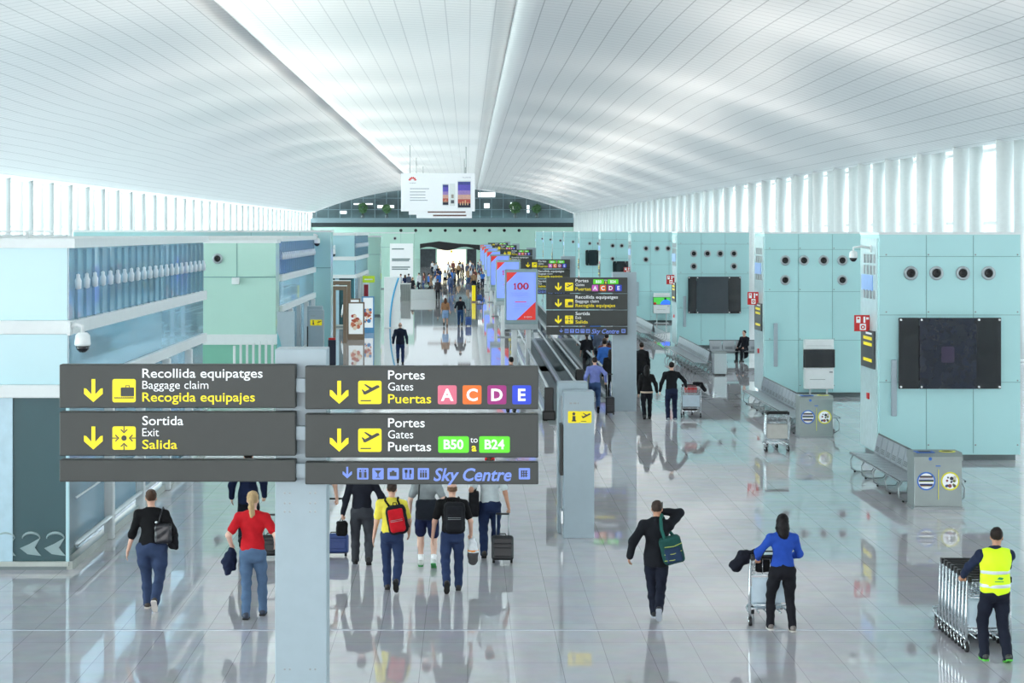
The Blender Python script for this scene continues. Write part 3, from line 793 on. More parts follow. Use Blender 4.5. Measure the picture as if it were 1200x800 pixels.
# signs further down the hall
def post_sign(d, label, x0, ztop, px0, px1, ph):
    r = thing('direction_sign', label, 'sign', (x0, d, 0))
    MB().box(px0 - x0, px1 - x0, .18, .62, 0, ph, M_post, .01).build('post', r)
    z = ztop
    for kind, h in (('gates_all', .486), ('baggage', .486), ('exit', .486), ('sky', .25)):
        panel(r, 0, 2.57, z, h, kind, 0); z -= h + .035
    return r
sgn2 = post_sign(59.4, 'second sign post with four boards, beside the walkways, green gate tiles on top', 2.49, 4.24, 4.6, 5.36, 4.40)
for d, lb in ((98, 'third sign post with four boards, partly behind the second one'), (150, 'fourth sign post, green and coloured tiles just above the third'), (198, 'fifth sign post small in the distance'),
              (240, 'farthest tiny sign post at the end of the row')):
    o = dup(sgn2, (2.77 if d == 98 else 2.6, d, 0), label=lb)

# information pillars
def info_pillar(loc, label, side=-1):
    r = thing('information_pillar', label, 'information pillar', loc)
    MB().box(-.28, .29, 0, .5, 0, 2.72, M_post, .01).build('front_panel', r)
    b = MB().box(-.36, .2, .52, 1.0, 0, 2.85, M_post, .01); b.box(-.3, .2, .45, .55, 0, 2.6, M_steel); b.build('rear_panel', r)
    for x, ic in ((-.2, 0), (.02, 1)):
        q = MB(); pict_base(q, x, 2.14, .22, M_yellow)
        if ic: plane_icon(q, x, 2.14, .22, M_dark)
        else: q.disc(x + .11, 2.31, .028, M_dark, -.008, 0, n=12); q.box(x + .085, x + .14, -.008, 0, 2.18, 2.27, M_dark); q.box(x + .07, x + .155, -.008, 0, 2.17, 2.19, M_dark)
        q.build('pictogram', r)
    t = MB(); t.box(-.17, -.12, -.004, 0, 2.49, 2.52, M_steel); t.box(-.1, -.04, -.004, 0, 2.49, 2.52, M_steel); t.box(-.02, 0, -.004, 0, 2.49, 2.52, M_steel); t.build('small_lettering', r)
    MB().box(-.34, -.28, .1, .48, 1.15, 2.1, M_black, .01).build('side_screen', r)
    MB().box(-.33, -.28, .05, .45, .25, .5, M_alu, .01).build('side_shelf', r)
    return r
ip = info_pillar((gp(678, 630).x, 34.9, 0), 'grey blue information pillar with two yellow pictograms, right of the near sign')
dup(ip, (-5.75, 71, 0), label='grey blue information pillar behind the post of the near sign, yellow pictograms')
wp = thing('brochure_panel', 'pale panel with a teal curve beside the information pillar behind the near sign', 'panel', (-6.29, 62, 0))
MB().box(0, .56, 0, .2, 0, 3.05, M_post, .01).build('board', wp)
tc_ = MB(); tc_.prism([(0, 0), (.32, 0), (.3, .7), (.22, 1.5), (.1, 2.1), (0, 2.4)], mat('teal_curve', (110, 176, 184), .4), -.01, 0); tc_.box(.34, .52, -.01, 0, .2, .8, mat('tan_block', (186, 170, 140), .5)); tc_.build('printed_curve', wp)
bs = thing('barrier_post', 'dark barrier post with red cap right of the brochure panel', 'post', (gp(389, 432).x, gp(0, 432).y, 0))
MB().box(-.16, .16, 0, .2, 0, 1.2, mat('navy_post', (40, 46, 66), .4), .02).build('body', bs); MB().box(-.14, .14, -.005, .2, 1.2, 1.28, M_red).build('cap', bs)

# ------------------------------------------------------------------ advertising totems in a row
M_adblue = mat('ad_blue', (120, 146, 240), .3, var=.1, nscale=1.2, emit=.45)
M_adred = mat('ad_red', (232, 46, 34), .3, emit=.2)
M_adnum = mat('ad_crimson', (196, 24, 60), .3, emit=.1)
M_frame = mat('totem_frame', (160, 184, 186), .35)
def totem(d, label):
    r = thing('advertising_totem', label, 'advertising totem', (1.5, d, 0), 0, 'advertising totems along the aisle')
    MB().box(0, 1.34, 0, .25, 1.95, 4.16, M_frame, .03).build('frame', r)
    s = MB(); s.box(.08, 1.25, -.01, 0, 2.12, 4.04, M_adblue)
    s.prism([(.08, 4.04), (.5, 4.04), (.08, 3.62)], M_adred, -.013, -.01); s.prism([(1.25, 2.12), (1.25, 2.85), (.48, 2.12)], M_adred, -.013, -.01)
    s.text('00', .5, 3.35, .26, M_adnum, -.014, .98, bold=.03); s.prism([(.355, 3.55), (.355, 3.515), (.40, 3.54), (.40, 3.35), (.45, 3.35), (.45, 3.61), (.41, 3.61)], M_adnum, -.014, -.01); s.box(.365, .485, -.0145, -.01, 3.35, 3.375, M_adnum); s.box(.42, .88, -.014, -.01, 2.83, 2.86, M_adred)
    for z in (3.2, 3.12, 3.04, 2.72, 2.62): s.box(.32, .98, -.012, -.01, z, z + .02, mat('ad_text', (168, 186, 246), .4))
    s.text('100', .8, 2.2, .07, M_signwhite, -.016, 1.1)
    s.build('screen', r)
    MB().box(0, 1.34, -.05, .3, 1.72, 1.95, mat('totem_shelf', (190, 200, 202), .3), .03).build('lower_rail', r)
    c = MB(); c.box(.28, .5, .05, .2, 0, 1.75, M_whitegloss, .02); c.box(.85, 1.07, .05, .2, 0, 1.75, M_whitegloss, .02); c.build('legs', r)
    MB().box(.1, 1.24, -.1, .3, 0, .05, M_steel, .01).build('base', r)
    return r
tt = totem(76, 'nearest blue and red advertising totem with the number 100')
for i, d in enumerate((101, 126, 151, 176, 201, 226)):
    dup(tt, (1.5, d, 0), label=['second blue advertising totem in the row behind the nearest one', 'third blue advertising totem from the front of the row', 'fourth blue advertising totem from the front of the row',
        'third advertising totem from the far end of the row', 'second advertising totem from the far end of the row', 'farthest small advertising totem of the row'][i])

# ------------------------------------------------------------------ moving walkways
M_belt = mat('walkway_belt', (118, 126, 130), .6, nscale=20, stretch=(20, 1, 1))
M_rail = glass('balustrade_glass', (206, 218, 220), .2, .22)
def walkway(x0, x1, y0, y1, label):
    r = thing('moving_walkway', label, 'moving walkway', ((x0 + x1) / 2, y0, 0)); w = (x1 - x0) / 2; L = y1 - y0
    b = MB(); b.box(-w + .12, w - .12, .2, L - .2, .01, .03, M_belt); b.build('belt', r)
    b = MB(); b.box(-w - .05, w + .05, -1.9, 0, .004, .02, mat('comb_plate', (150, 158, 160), .35, .5)); b.box(-w - .05, w + .05, L, L + 1.9, .004, .02, mat('comb_plate', (150, 158, 160), .35, .5)); b.build('landing_plate', r)
    for sgn in (-1, 1):
        x = sgn * w
        MB().box(x - .012, x + .012, 0, L, .14, .9, M_rail).build('balustrade', r)
        MB().box(x - .11, x + .11, -.3, L + .3, 0, .14, M_alu, .02).build('skirt', r)
        n = 10; arc0 = [(x, -.45 * math.sin(math.pi * i / n) + 0, .48 - .46 * math.cos(math.pi * i / n) - .0) for i in range(n + 1)]
        arc1 = [(x, L + .45 * math.sin(math.pi * i / n), .48 + .46 * math.cos(math.pi * i / n)) for i in range(n + 1)]
        MB().tube([(x, .5, .06)] + [(a, b_, max(.06, c)) for a, b_, c in arc0] + [(a, b_, max(.06, c)) for a, b_, c in arc1] + [(x, L - .5, .06)], .042, mat('handrail', (176, 182, 186), .35)).build('handrail', r)
    e = MB(); e.box(-w - .14, -w + .14, -.5, -.28, 0, 1.0, M_black, .03); e.box(-w - .2, -w + .2, -.55, -.2, 0, .3, M_black, .05); e.build('entry_post', r)
    return r
wkA = walkway(2.45, 3.42, 57, 98, 'moving walkway with glass sides, left of the pair beside the second sign')
wkB = walkway(3.82, 4.75, 64.5, 98, 'moving walkway nearest the right-hand aisle, people standing along it')
wkC = walkway(2.2, 3.15, 108, 170, 'farther moving walkway, left of the distant pair'); wkD = walkway(3.6, 4.6, 108, 170, 'farther moving walkway, right of the distant pair')
gb = thing('floor_grating', 'broad dark grey metal floor grating crossing before the walkways', 'grating', (3.7, 76, 0))
for i in range(1): pass
MB().box(-1.1, 1.1, 0, 3, .005, .03, M_belt).build('grate', gb); MB().box(-1.15, 1.15, -.1, 0, .004, .035, M_alu).build('edge_strip', gb)

# ------------------------------------------------------------------ hanging billboards
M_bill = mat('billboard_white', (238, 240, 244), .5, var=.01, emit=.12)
def billboard(d, px0, px1, py0, py1, label, full=True):
    a, b = at(px0, py1, d), at(px1, py0, d); w, h = b.x - a.x, b.z - a.z
    r = thing('billboard', label, 'billboard', (a.x, d, a.z), 0, 'white hanging billboards')
    MB().box(0, w, 0, .3, 0, h, M_bill, .03).build('board', r)
    s = MB()
    for x in (w * .12, w * .88): s.tube([(x, .15, h), (x, .15, zc(a.x + x, d) + .3 - a.z)], .04, M_steel, n=6)
    s.build('hanger', r)
    q = MB(); P = lambda u, v: (u * w, v * h)
    if full:
        red = mat('logo_red', (222, 66, 62), .4)
        for i in range(6):
            t = math.radians(20 + 28 * i); c, s_ = math.cos(t), math.sin(t); cx, cz = .155 * w, .80 * h
            q.prism([(cx + c * .02 * w - s_ * .0, cz + s_ * .02 * w), (cx + c * .045 * w - s_ * .012 * w, cz + s_ * .045 * w + c * .012 * w), (cx + c * .06 * w, cz + s_ * .06 * w), (cx + c * .045 * w + s_ * .012 * w, cz + s_ * .045 * w - c * .012 * w)], red, -.01 - i * .001, 0)
        q.build('printed_logo', r); q = MB(); q.text('HUAWEI', .115 * w, .735 * h, .022 * h, mat('logo_dark', (80, 60, 60), .4), -.006, .2 * w)
        q.build('printed_text', r); q = MB(); gr = mat('copy_grey', (150, 156, 164), .5)
        for v, u in ((.585, .38), (.5, .33), (.425, .33), (.345, .33), (.28, .36)): q.box(.12 * w, u * w, -.006, 0, v * h, (v + .018) * h, gr)
        q.text('HUAWEI', .83 * w, .875 * h, .03 * h, gr, -.006, .945 * w)
    if full: q.build('printed_text', r)
    def phone(u0, u1, v0, v1, back=False):
        m = MB(); m.rrect(u0 * w - .05, u1 * w + .05, v0 * h - .12, v1 * h + .12, .06, M_whitegloss, -.03, 0)
        if back: m.box((u0 + .01) * w, u1 * w - .05, -.035, -.03, v0 * h + .15, v0 * h + .5, mat('phone_grey', (90, 92, 100), .4)); m.box((u0 + .015) * w, u1 * w - .1, -.035, -.03, v0 * h + .7, v0 * h + 1.1, mat('phone_tan', (170, 160, 150), .4))
        else:
            cs = [(30, 34, 60), (200, 90, 80), (226, 176, 160), (170, 140, 206), (104, 92, 196), (70, 78, 150)]; vs = [0, .16, .32, .5, .66, .88, 1]
            for i, c in enumerate(cs): m.box(u0 * w, u1 * w, -.036, -.03, (v0 + (v1 - v0) * vs[i]) * h, (v0 + (v1 - v0) * vs[i + 1]) * h, mat('sunset_%d' % i, c, .4, var=.1))
            for i in range(4): m.box((u0 + (u1 - u0) * (.15 + .2 * i)) * w, (u0 + (u1 - u0) * (.23 + .2 * i)) * w, -.038, -.036, (v0 + .06) * h, (v0 + (v1 - v0) * (.2 + .04 * (i % 3))) * h, mat('sunset_light', (236, 196, 150), .4))
        m.build('printed_phone', r)
    if full: phone(.565, .64, .17, .70); phone(.665, .725, .17, .70, True); phone(.77, .94, .10, .78)
    else:
        m = MB(); m.box(.3 * w, .9 * w, -.03, 0, .06 * h, .11 * h, mat('phone_edge', (120, 84, 76), .4)); m.build('printed_phone', r)
    return r
billboard(198, 470, 556.5, 203, 247.5, 'front white hanging billboard with red logo and three pictured phones')
billboard(231, 479, 553, 213, 251.5, 'second white hanging billboard, lower edge showing below the front one', False)
billboard(262, 488, 553, 219, 255.5, 'third white hanging billboard, lowest edge showing behind the others', False)

# ------------------------------------------------------------------ benches and bins
M_seat = mat('perforated_steel', (176, 182, 188), .35, .55, nscale=60, var=.12)
M_seatdark = mat('bench_edge', (96, 102, 106), .4, .4)
def bench(x, y0, n, label, pitch=.57):
    r = thing('bench_row', label, 'bench', (x, y0, 0)); L = n * pitch
    prof_seat = [(-.70, .43), (-.66, .455), (-.16, .40), (-.10, .42), (-.10, .44), (-.16, .425), (-.66, .48), (-.72, .45)]
    prof_back = [(-.13, .46), (-.03, .88), (-.005, .88), (-.10, .45)]
    def mk(prof, sgn, mt):
        m = MB(); m.prism([(sgn * a, b) for a, b in prof], mt, .02, pitch - .02)
        return m
    def slots(m, sgn):
        for i in range(4):
            z = .52 + i * .03; xx = -.13 + (z - .46) * .238 - .004
            m.box(sgn * xx - .003, sgn * xx + .003, .12, pitch - .12, z, z + .014, M_seatdark)
        return m
    srcs = []
    for sgn in (-1, 1):
        s_ = mk(prof_seat, -sgn if sgn == -1 else -1, M_seat) if False else mk(prof_seat, 1 if sgn == -1 else -1, M_seat)
        b_ = slots(mk(prof_back, 1 if sgn == -1 else -1, M_seat), 1 if sgn == -1 else -1)
        srcs += [s_.build('seat', r), b_.build('backrest', r)]
    for i in range(1, n):
        for s_ in srcs:
            o = s_.copy(); COL.objects.link(o); o.parent = r; o.location = (0, i * pitch, 0)
    m = MB(); m.box(-.05, .05, 0, L, .32, .40, M_steel); m.tube([(0, 0, .89), (0, L, .89)], .025, M_seatdark, n=8)
    for sg_ in (-1, 1): m.tube([(sg_ * .69, 0, .455), (sg_ * .69, L, .455)], .018, M_seatdark, n=6)
    m.build('beam', r)
    k = max(2, int(L / 1.14) + 1)
    lm = MB(); lm.tube([(-.62, 0, .43), (-.70, 0, .30), (-.68, 0, .10), (-.55, 0, .025), (-.2, 0, .03), (0, 0, .34), (.2, 0, .03), (.55, 0, .025), (.68, 0, .10), (.70, 0, .30), (.62, 0, .43)], .017, M_steel, n=8)
    lm.disc(-.6, .02, .02, M_rubber, -.03, .03, n=8)
    l0 = lm.build('leg', r); l0.location = (0, .1, 0)
    for i in range(1, k):
        o = l0.copy(); COL.objects.link(o); o.parent = r; o.location = (0, .1 + (L - .2) * i / (k - 1), 0)
    return r
    return r
bench(9.76, 39.4, 9, 'nearest double-sided metal bench row, behind the closest recycling bin')
bench(9.78, 52.8, 16, 'metal bench row starting behind the second recycling bin')
bench(9.72, 75.2, 19, 'metal bench row before the charcoal display, ending in a plain white box')
bench(9.6, 97, 20, 'far metal bench row leading to the lit screen terminal')
bench(9.6, 121, 18, 'small distant bench row farthest along the right side')
bx = bench(13.5, 82.8, 5, 'short bench row set crosswise before the charcoal display block, where a person sits'); bx.rotation_euler.z = math.pi / 2
M_bin = mat('bin_metal', (150, 160, 158), .35, .45, var=.05, nscale=3)
M_ringb, M_ringy = mat('ring_blue', (52, 110, 200), .4), mat('ring_yellow', (232, 226, 50), .4)
def decal_photo(m, x, z, r, ring, seed, y=-.004):
    m.disc(x, z, r, ring, y, 0); m.disc(x, z, r * .84, M_signwhite, y - .002, y)
    rr = random.Random(seed); cs = [(40, 44, 52), (92, 90, 84), (190, 196, 206), (146, 76, 70), (58, 76, 140), (210, 206, 190), (120, 130, 60)]
    for i in range(16):
        a, b = rr.uniform(-.6, .6) * r, rr.uniform(-.62, .62) * r
        if seed % 2:
            w = r * .8 * math.sqrt(max(.05, 1 - (b / r / .84) ** 2)); m.box(x - w, x + w, y - .003 - i * .0003, y - .002, z + b - r * .05, z + b + r * .06, mat('print_%d' % (i % 7), cs[i % 7], .5))
        else: m.disc(x + a, z + b, r * rr.uniform(.1, .22), mat('print_%d' % (i % 7), cs[i % 7], .5), y - .003 - i * .0003, y - .002, n=8)
def bin_(x0, x1, y, label):
    r = thing('recycling_bin', label, 'bin', ((x0 + x1) / 2, y, 0)); w = (x1 - x0) / 2
    MB().box(-w, w, 0, .62, .05, 1.02, M_bin, .015).build('body', r)
    b = MB(); b.box(-w - .01, w + .01, -.02, .64, 0, .06, M_steel, .01); b.box(-w - .02, w + .03, -.04, .66, 0, .02, M_steel); b.build('base', r)
    b = MB(); b.prism([(-.03, 1.0), (-.03, 1.08), (.05, 1.16), (.6, 1.16), (.64, 1.1), (.64, 1.0)], M_bin, -w - .01, w + .01, 'yz'); b.build('lid', r)
    b = MB(); b.box(-w + .05, -.06, .02, .3, 1.155, 1.168, M_ringb); b.box(-w + .12, -.12, .06, .26, 1.16, 1.172, M_black); b.build('opening', r)
    b = MB(); b.lathe([(.17, 0), (.17, .012), (.12, .014), (.12, 0)], (w * .5, .24, 1.156), M_ringy); b.lathe([(.12, 0), (.12, .012)], (w * .5, .24, 1.156), M_black); b.build('opening', r)
    b = MB(); b.box(-.006, .012, -.004, 0, .2, .82, M_ringy); b.box(-.016, -.006, -.004, 0, .2, .82, M_ringb); b.box(-.05, .05, -.003, 0, .88, .9, M_ringb); b.build('divider_line', r)
    b = MB(); decal_photo(b, -w * .5, .58, .19, M_ringb, 3); b.build('paper_decal', r)
    b = MB(); decal_photo(b, w * .5, .58, .19, M_ringy, 4); b.build('packaging_decal', r)
    b = MB(); b.text('envasos', -.05, 1.015, .03, M_steel, -.045, .3); b.disc(-.17, 1.04, .035, M_ringb, -.04, -.02, n=12); b.build('lid_lettering', r)
    b = MB(); b.box(-w + .02, -.02, -.003, 0, .1, .105, M_steel); b.box(.02, w - .02, -.003, 0, .1, .105, M_steel); b.build('door_gap', r)
    return r
bin_(9.16, 10.14, 38.5, 'grey recycling bin with two round decals at the end of the nearest bench row')
bin_(9.16, 10.08, 51.8, 'grey recycling bin with two round decals behind the parked trolleys')
eb = thing('bench_end_box', 'plain pale grey box closing the third bench row', 'box', (10.0, 74.3, 0))
MB().box(-.25, .25, 0, .6, .05, .88, M_alu, .02).build('body', eb); MB().box(-.27, .27, -.02, .62, .86, .92, M_steel, .01).build('lid', eb); MB().box(-.2, .2, .05, .55, 0, .06, M_black).build('base', eb)

# ------------------------------------------------------------------ advertising stands, frames and counters on the left
def ad_stand(px0, px1, pyb, h, label, frame, pic):
    a = gp(px0, pyb); w = (px1 - px0) * a.y / F
    r = thing('poster_stand', label, 'poster stand', (a.x, a.y, 0))
    m = MB(); t = .07
    m.box(0, w, 0, .18, 0, .3, frame); m.box(0, t, 0, .16, .3, h, frame); m.box(w - t, w, 0, .16, .3, h, frame); m.box(t, w - t, 0, .16, h - t, h, frame); m.box(t, w - t, .08, .14, .3, h - t, frame)
    m.build('frame', r)
    s = MB(); s.box(t, w - t, .02, .06, .3, h - t, M_signwhite)
    rr = random.Random(int(px0))
    for i in range(26):
        c = rr.choice(pic); s.disc(w * rr.uniform(.25, .75), .3 + (h - .4) * rr.uniform(.2, .62), rr.uniform(.05, .12), c, .018 - i * .0004, .02, n=10)
    s.build('poster', r)
food = [mat('food_%d' % i, c, .5) for i, c in enumerate(((214, 120, 90), (190, 90, 60), (232, 186, 150), (240, 214, 190), (170, 60, 50)))]
M_brown = mat('brown_frame', (120, 100, 82), .45)
ad_stand(407, 427, 398, 1.98, 'brown framed poster stand with food pictures facing the aisle', M_brown, food)
ad_stand(404.5, 422, 389, 1.9, 'second brown poster stand directly behind the food poster', M_brown, food)
ad_stand(424, 438.5, 390, 2.05, 'blue framed poster stand right of the food poster', mat('blue_frame', (88, 150, 196), .4), food + [mat('poster_blue', (70, 130, 190), .4)])
def door_frame(px, w, pyb, h, label):
    a = gp(px, pyb); r = thing('portal_frame', label, 'frame', (a.x, a.y, 0))
    m = MB(); m.box(0, .18, 0, .4, 0, h, M_brown); m.box(w - .18, w, 0, .4, 0, h, M_brown); m.box(.18, w - .18, 0, .4, h - .2, h, M_brown); m.build('posts', r)
    MB().box(0, w, .02, .38, h, h + .04, M_white).build('cap', r)
door_frame(389, .75, 402, 2.9, 'brown portal frame at the shop entrance beside the grey post')
door_frame(389, 1.0, 394, 3.0, 'taller brown portal frame just behind the first one')
def hang_sign(p, w, h, label, mt):
    r = thing('shop_sign', label, 'sign', p)
    MB().box(0, w, 0, .15, 0, h, mt, .03).build('board', r)
    MB().box(w * .15, w * .85, -.01, 0, h * .4, h * .55, M_signwhite).build('lettering', r)
    MB().box(w * .45, w * .55, .05, .1, -p[2], 0, M_white).build('pole', r)
M_lime = mat('lime_sign', (186, 216, 40), .4, emit=.15)
hang_sign(tuple(at(425, 331, 118)), .75, .42, 'lime green shop sign on a pole, nearer of two', M_lime)
hang_sign(tuple(at(436, 327, 130)), .65, .42, 'lime green shop sign on a pole, farther of two', M_lime)
rb = thing('roll_up_banner', 'narrow dark red banner standing above the blue poster stand', 'banner', tuple(gp(429, 382)))
MB().box(-.13, .13, 0, .05, .1, 2.5, mat('crimson_banner', (150, 30, 50), .5)).build('sheet', rb); MB().box(-.2, .2, -.1, .15, 0, .1, M_alu).build('base', rb)
ap = thing('curved_panel', 'white freestanding panel with a blue curved stripe left of the aisle', 'panel', (gp(450, 384).x, gp(450, 384).y, 0))
MB().box(0, .95, 0, .5, 0, 3.0, M_whitegloss, .02).build('board', ap)
cv = MB(); cv.tube([(.36 + .5 * (t / 10) ** 2.2, -.005, .05 + 2.9 * t / 10) for t in range(11)], .05, mat('stripe_blue', (70, 168, 214), .4), n=6); cv.build('blue_stripe', ap)
ct = thing('shop_counter', 'grey ribbed service counter in front of the far crowd', 'counter', tuple(gp(469.5, 353)))
m = MB(); m.box(0, .8, 0, .8, 0, 1.4, mat('counter_grey', (160, 164, 160), .4))
for i in range(7): m.box(.03 + i * .11, .08 + i * .11, -.02, 0, .05, 1.35, mat('counter_rib', (140, 146, 144), .4))
m.build('body', ct); MB().box(-.03, .83, -.04, .84, 1.4, 1.47, M_white).build('top', ct)
lw = thing('low_wall', 'low white angled wall beside the grey service counter', 'wall unit', tuple(gp(481, 351)))
m = MB(); m.prism([(0, 0), (2.5, .4), (2.5, .6), (0, .25)], M_whitegloss, 0, .8, 'xy'); m.build('body', lw); m = MB(); m.prism([(-.02, -.03), (2.52, .37), (2.52, .63), (-.02, .28)], M_white, .8, .85, 'xy'); m.build('top', lw)
cc_ = thing('cleaning_cart', 'yellow and black cleaning cart standing in the aisle', 'cart', tuple(gp(553, 354)))
MB().box(0, .3, 0, .3, .1, 1.35, M_yellow, .03).build('yellow_bag', cc_)
m = MB()
for x in (.36, .85): m.tube([(x, .1, .12), (x, .1, 1.4)], .03, M_black, n=6)
m.tube([(.36, .1, 1.4), (.85, .1, 1.4)], .03, M_black, n=6); m.box(.3, .9, 0, .4, .12, .2, M_black); m.build('frame', cc_)
MB().box(.42, .8, .02, .35, .2, .6, mat('cart_blue', (50, 80, 150), .5)).build('bucket', cc_)
m = MB()
for x in (.1, .8): m.lathe([(.06, -.02), (.06, .02)], (x, .15, .06), M_rubber, axis='x', n=10)
m.build('wheel', cc_)

# far shop with the bright entrance
fs = thing('far_shop', 'bright cream shop entrance under a dark wavy canopy at the end of the aisle', 'shop', (-2.6, 300, 0))
M_cream = mat('lit_cream_wall', (250, 240, 206), .5, emit=1.0)
MB().box(-2.3, 2.3, 3, 3.2, 0, 2.75, M_cream).build('lit_back_wall', fs)
m = MB(); m.box(-2.5, -2.3, 0, 3, 0, 2.9, M_mint); m.box(2.3, 2.5, 0, 3, 0, 2.9, M_mint); m.build('side_wall', fs)
pts = [(-5 + i * .5, 2.95 + .3 * math.sin(i * .55)) for i in range(21)]
m = MB(); m.prism(pts + [(5, 3.9 - .4), (1, 3.75), (-2, 4.1), (-5, 3.7)], M_black, -1, 3, 'xz'); m.build('canopy', fs)
MB().box(-5, -2.5, .5, 1, 0, 2.9, mat('dark_shopfront', (60, 66, 72), .4, var=.3, nscale=2)).build('shopfront', fs); MB().box(2.5, 4, .5, 1, 0, 2.9, mat('dark_shopfront', (60, 66, 72), .4)).build('shopfront', fs)
MB().box(-.15, .15, 2.9, 3, 2.3, 2.6, M_yellow).build('round_sign', fs)
pl = thing('potted_palm', 'green palm in a pot right of the bright shop entrance', 'plant', (2.6, 290, 0))
MB().lathe([(.3, 0), (.4, .6)], (0, 0, 0), M_plinth).build('pot', pl); MB().tube([(0, 0, .5), (.1, 0, 1.6), (0, 0, 2.6)], .08, mat('bark', (92, 74, 60), .8)).build('trunk', pl)
m = MB()
for i in range(14):
    q = i * .45 * 2; c, s_ = math.cos(q), math.sin(q); m.add([(0, 0, 2.6), (.5 * c - .12 * s_, .5 * s_ + .12 * c, 2.95), (1.0 * c, 1.0 * s_, 2.4), (.5 * c + .12 * s_, .5 * s_ - .12 * c, 2.85)], [(0, 1, 2, 3)], mat('palm_green', (60, 150, 70), .6))
m.build('fronds', pl)
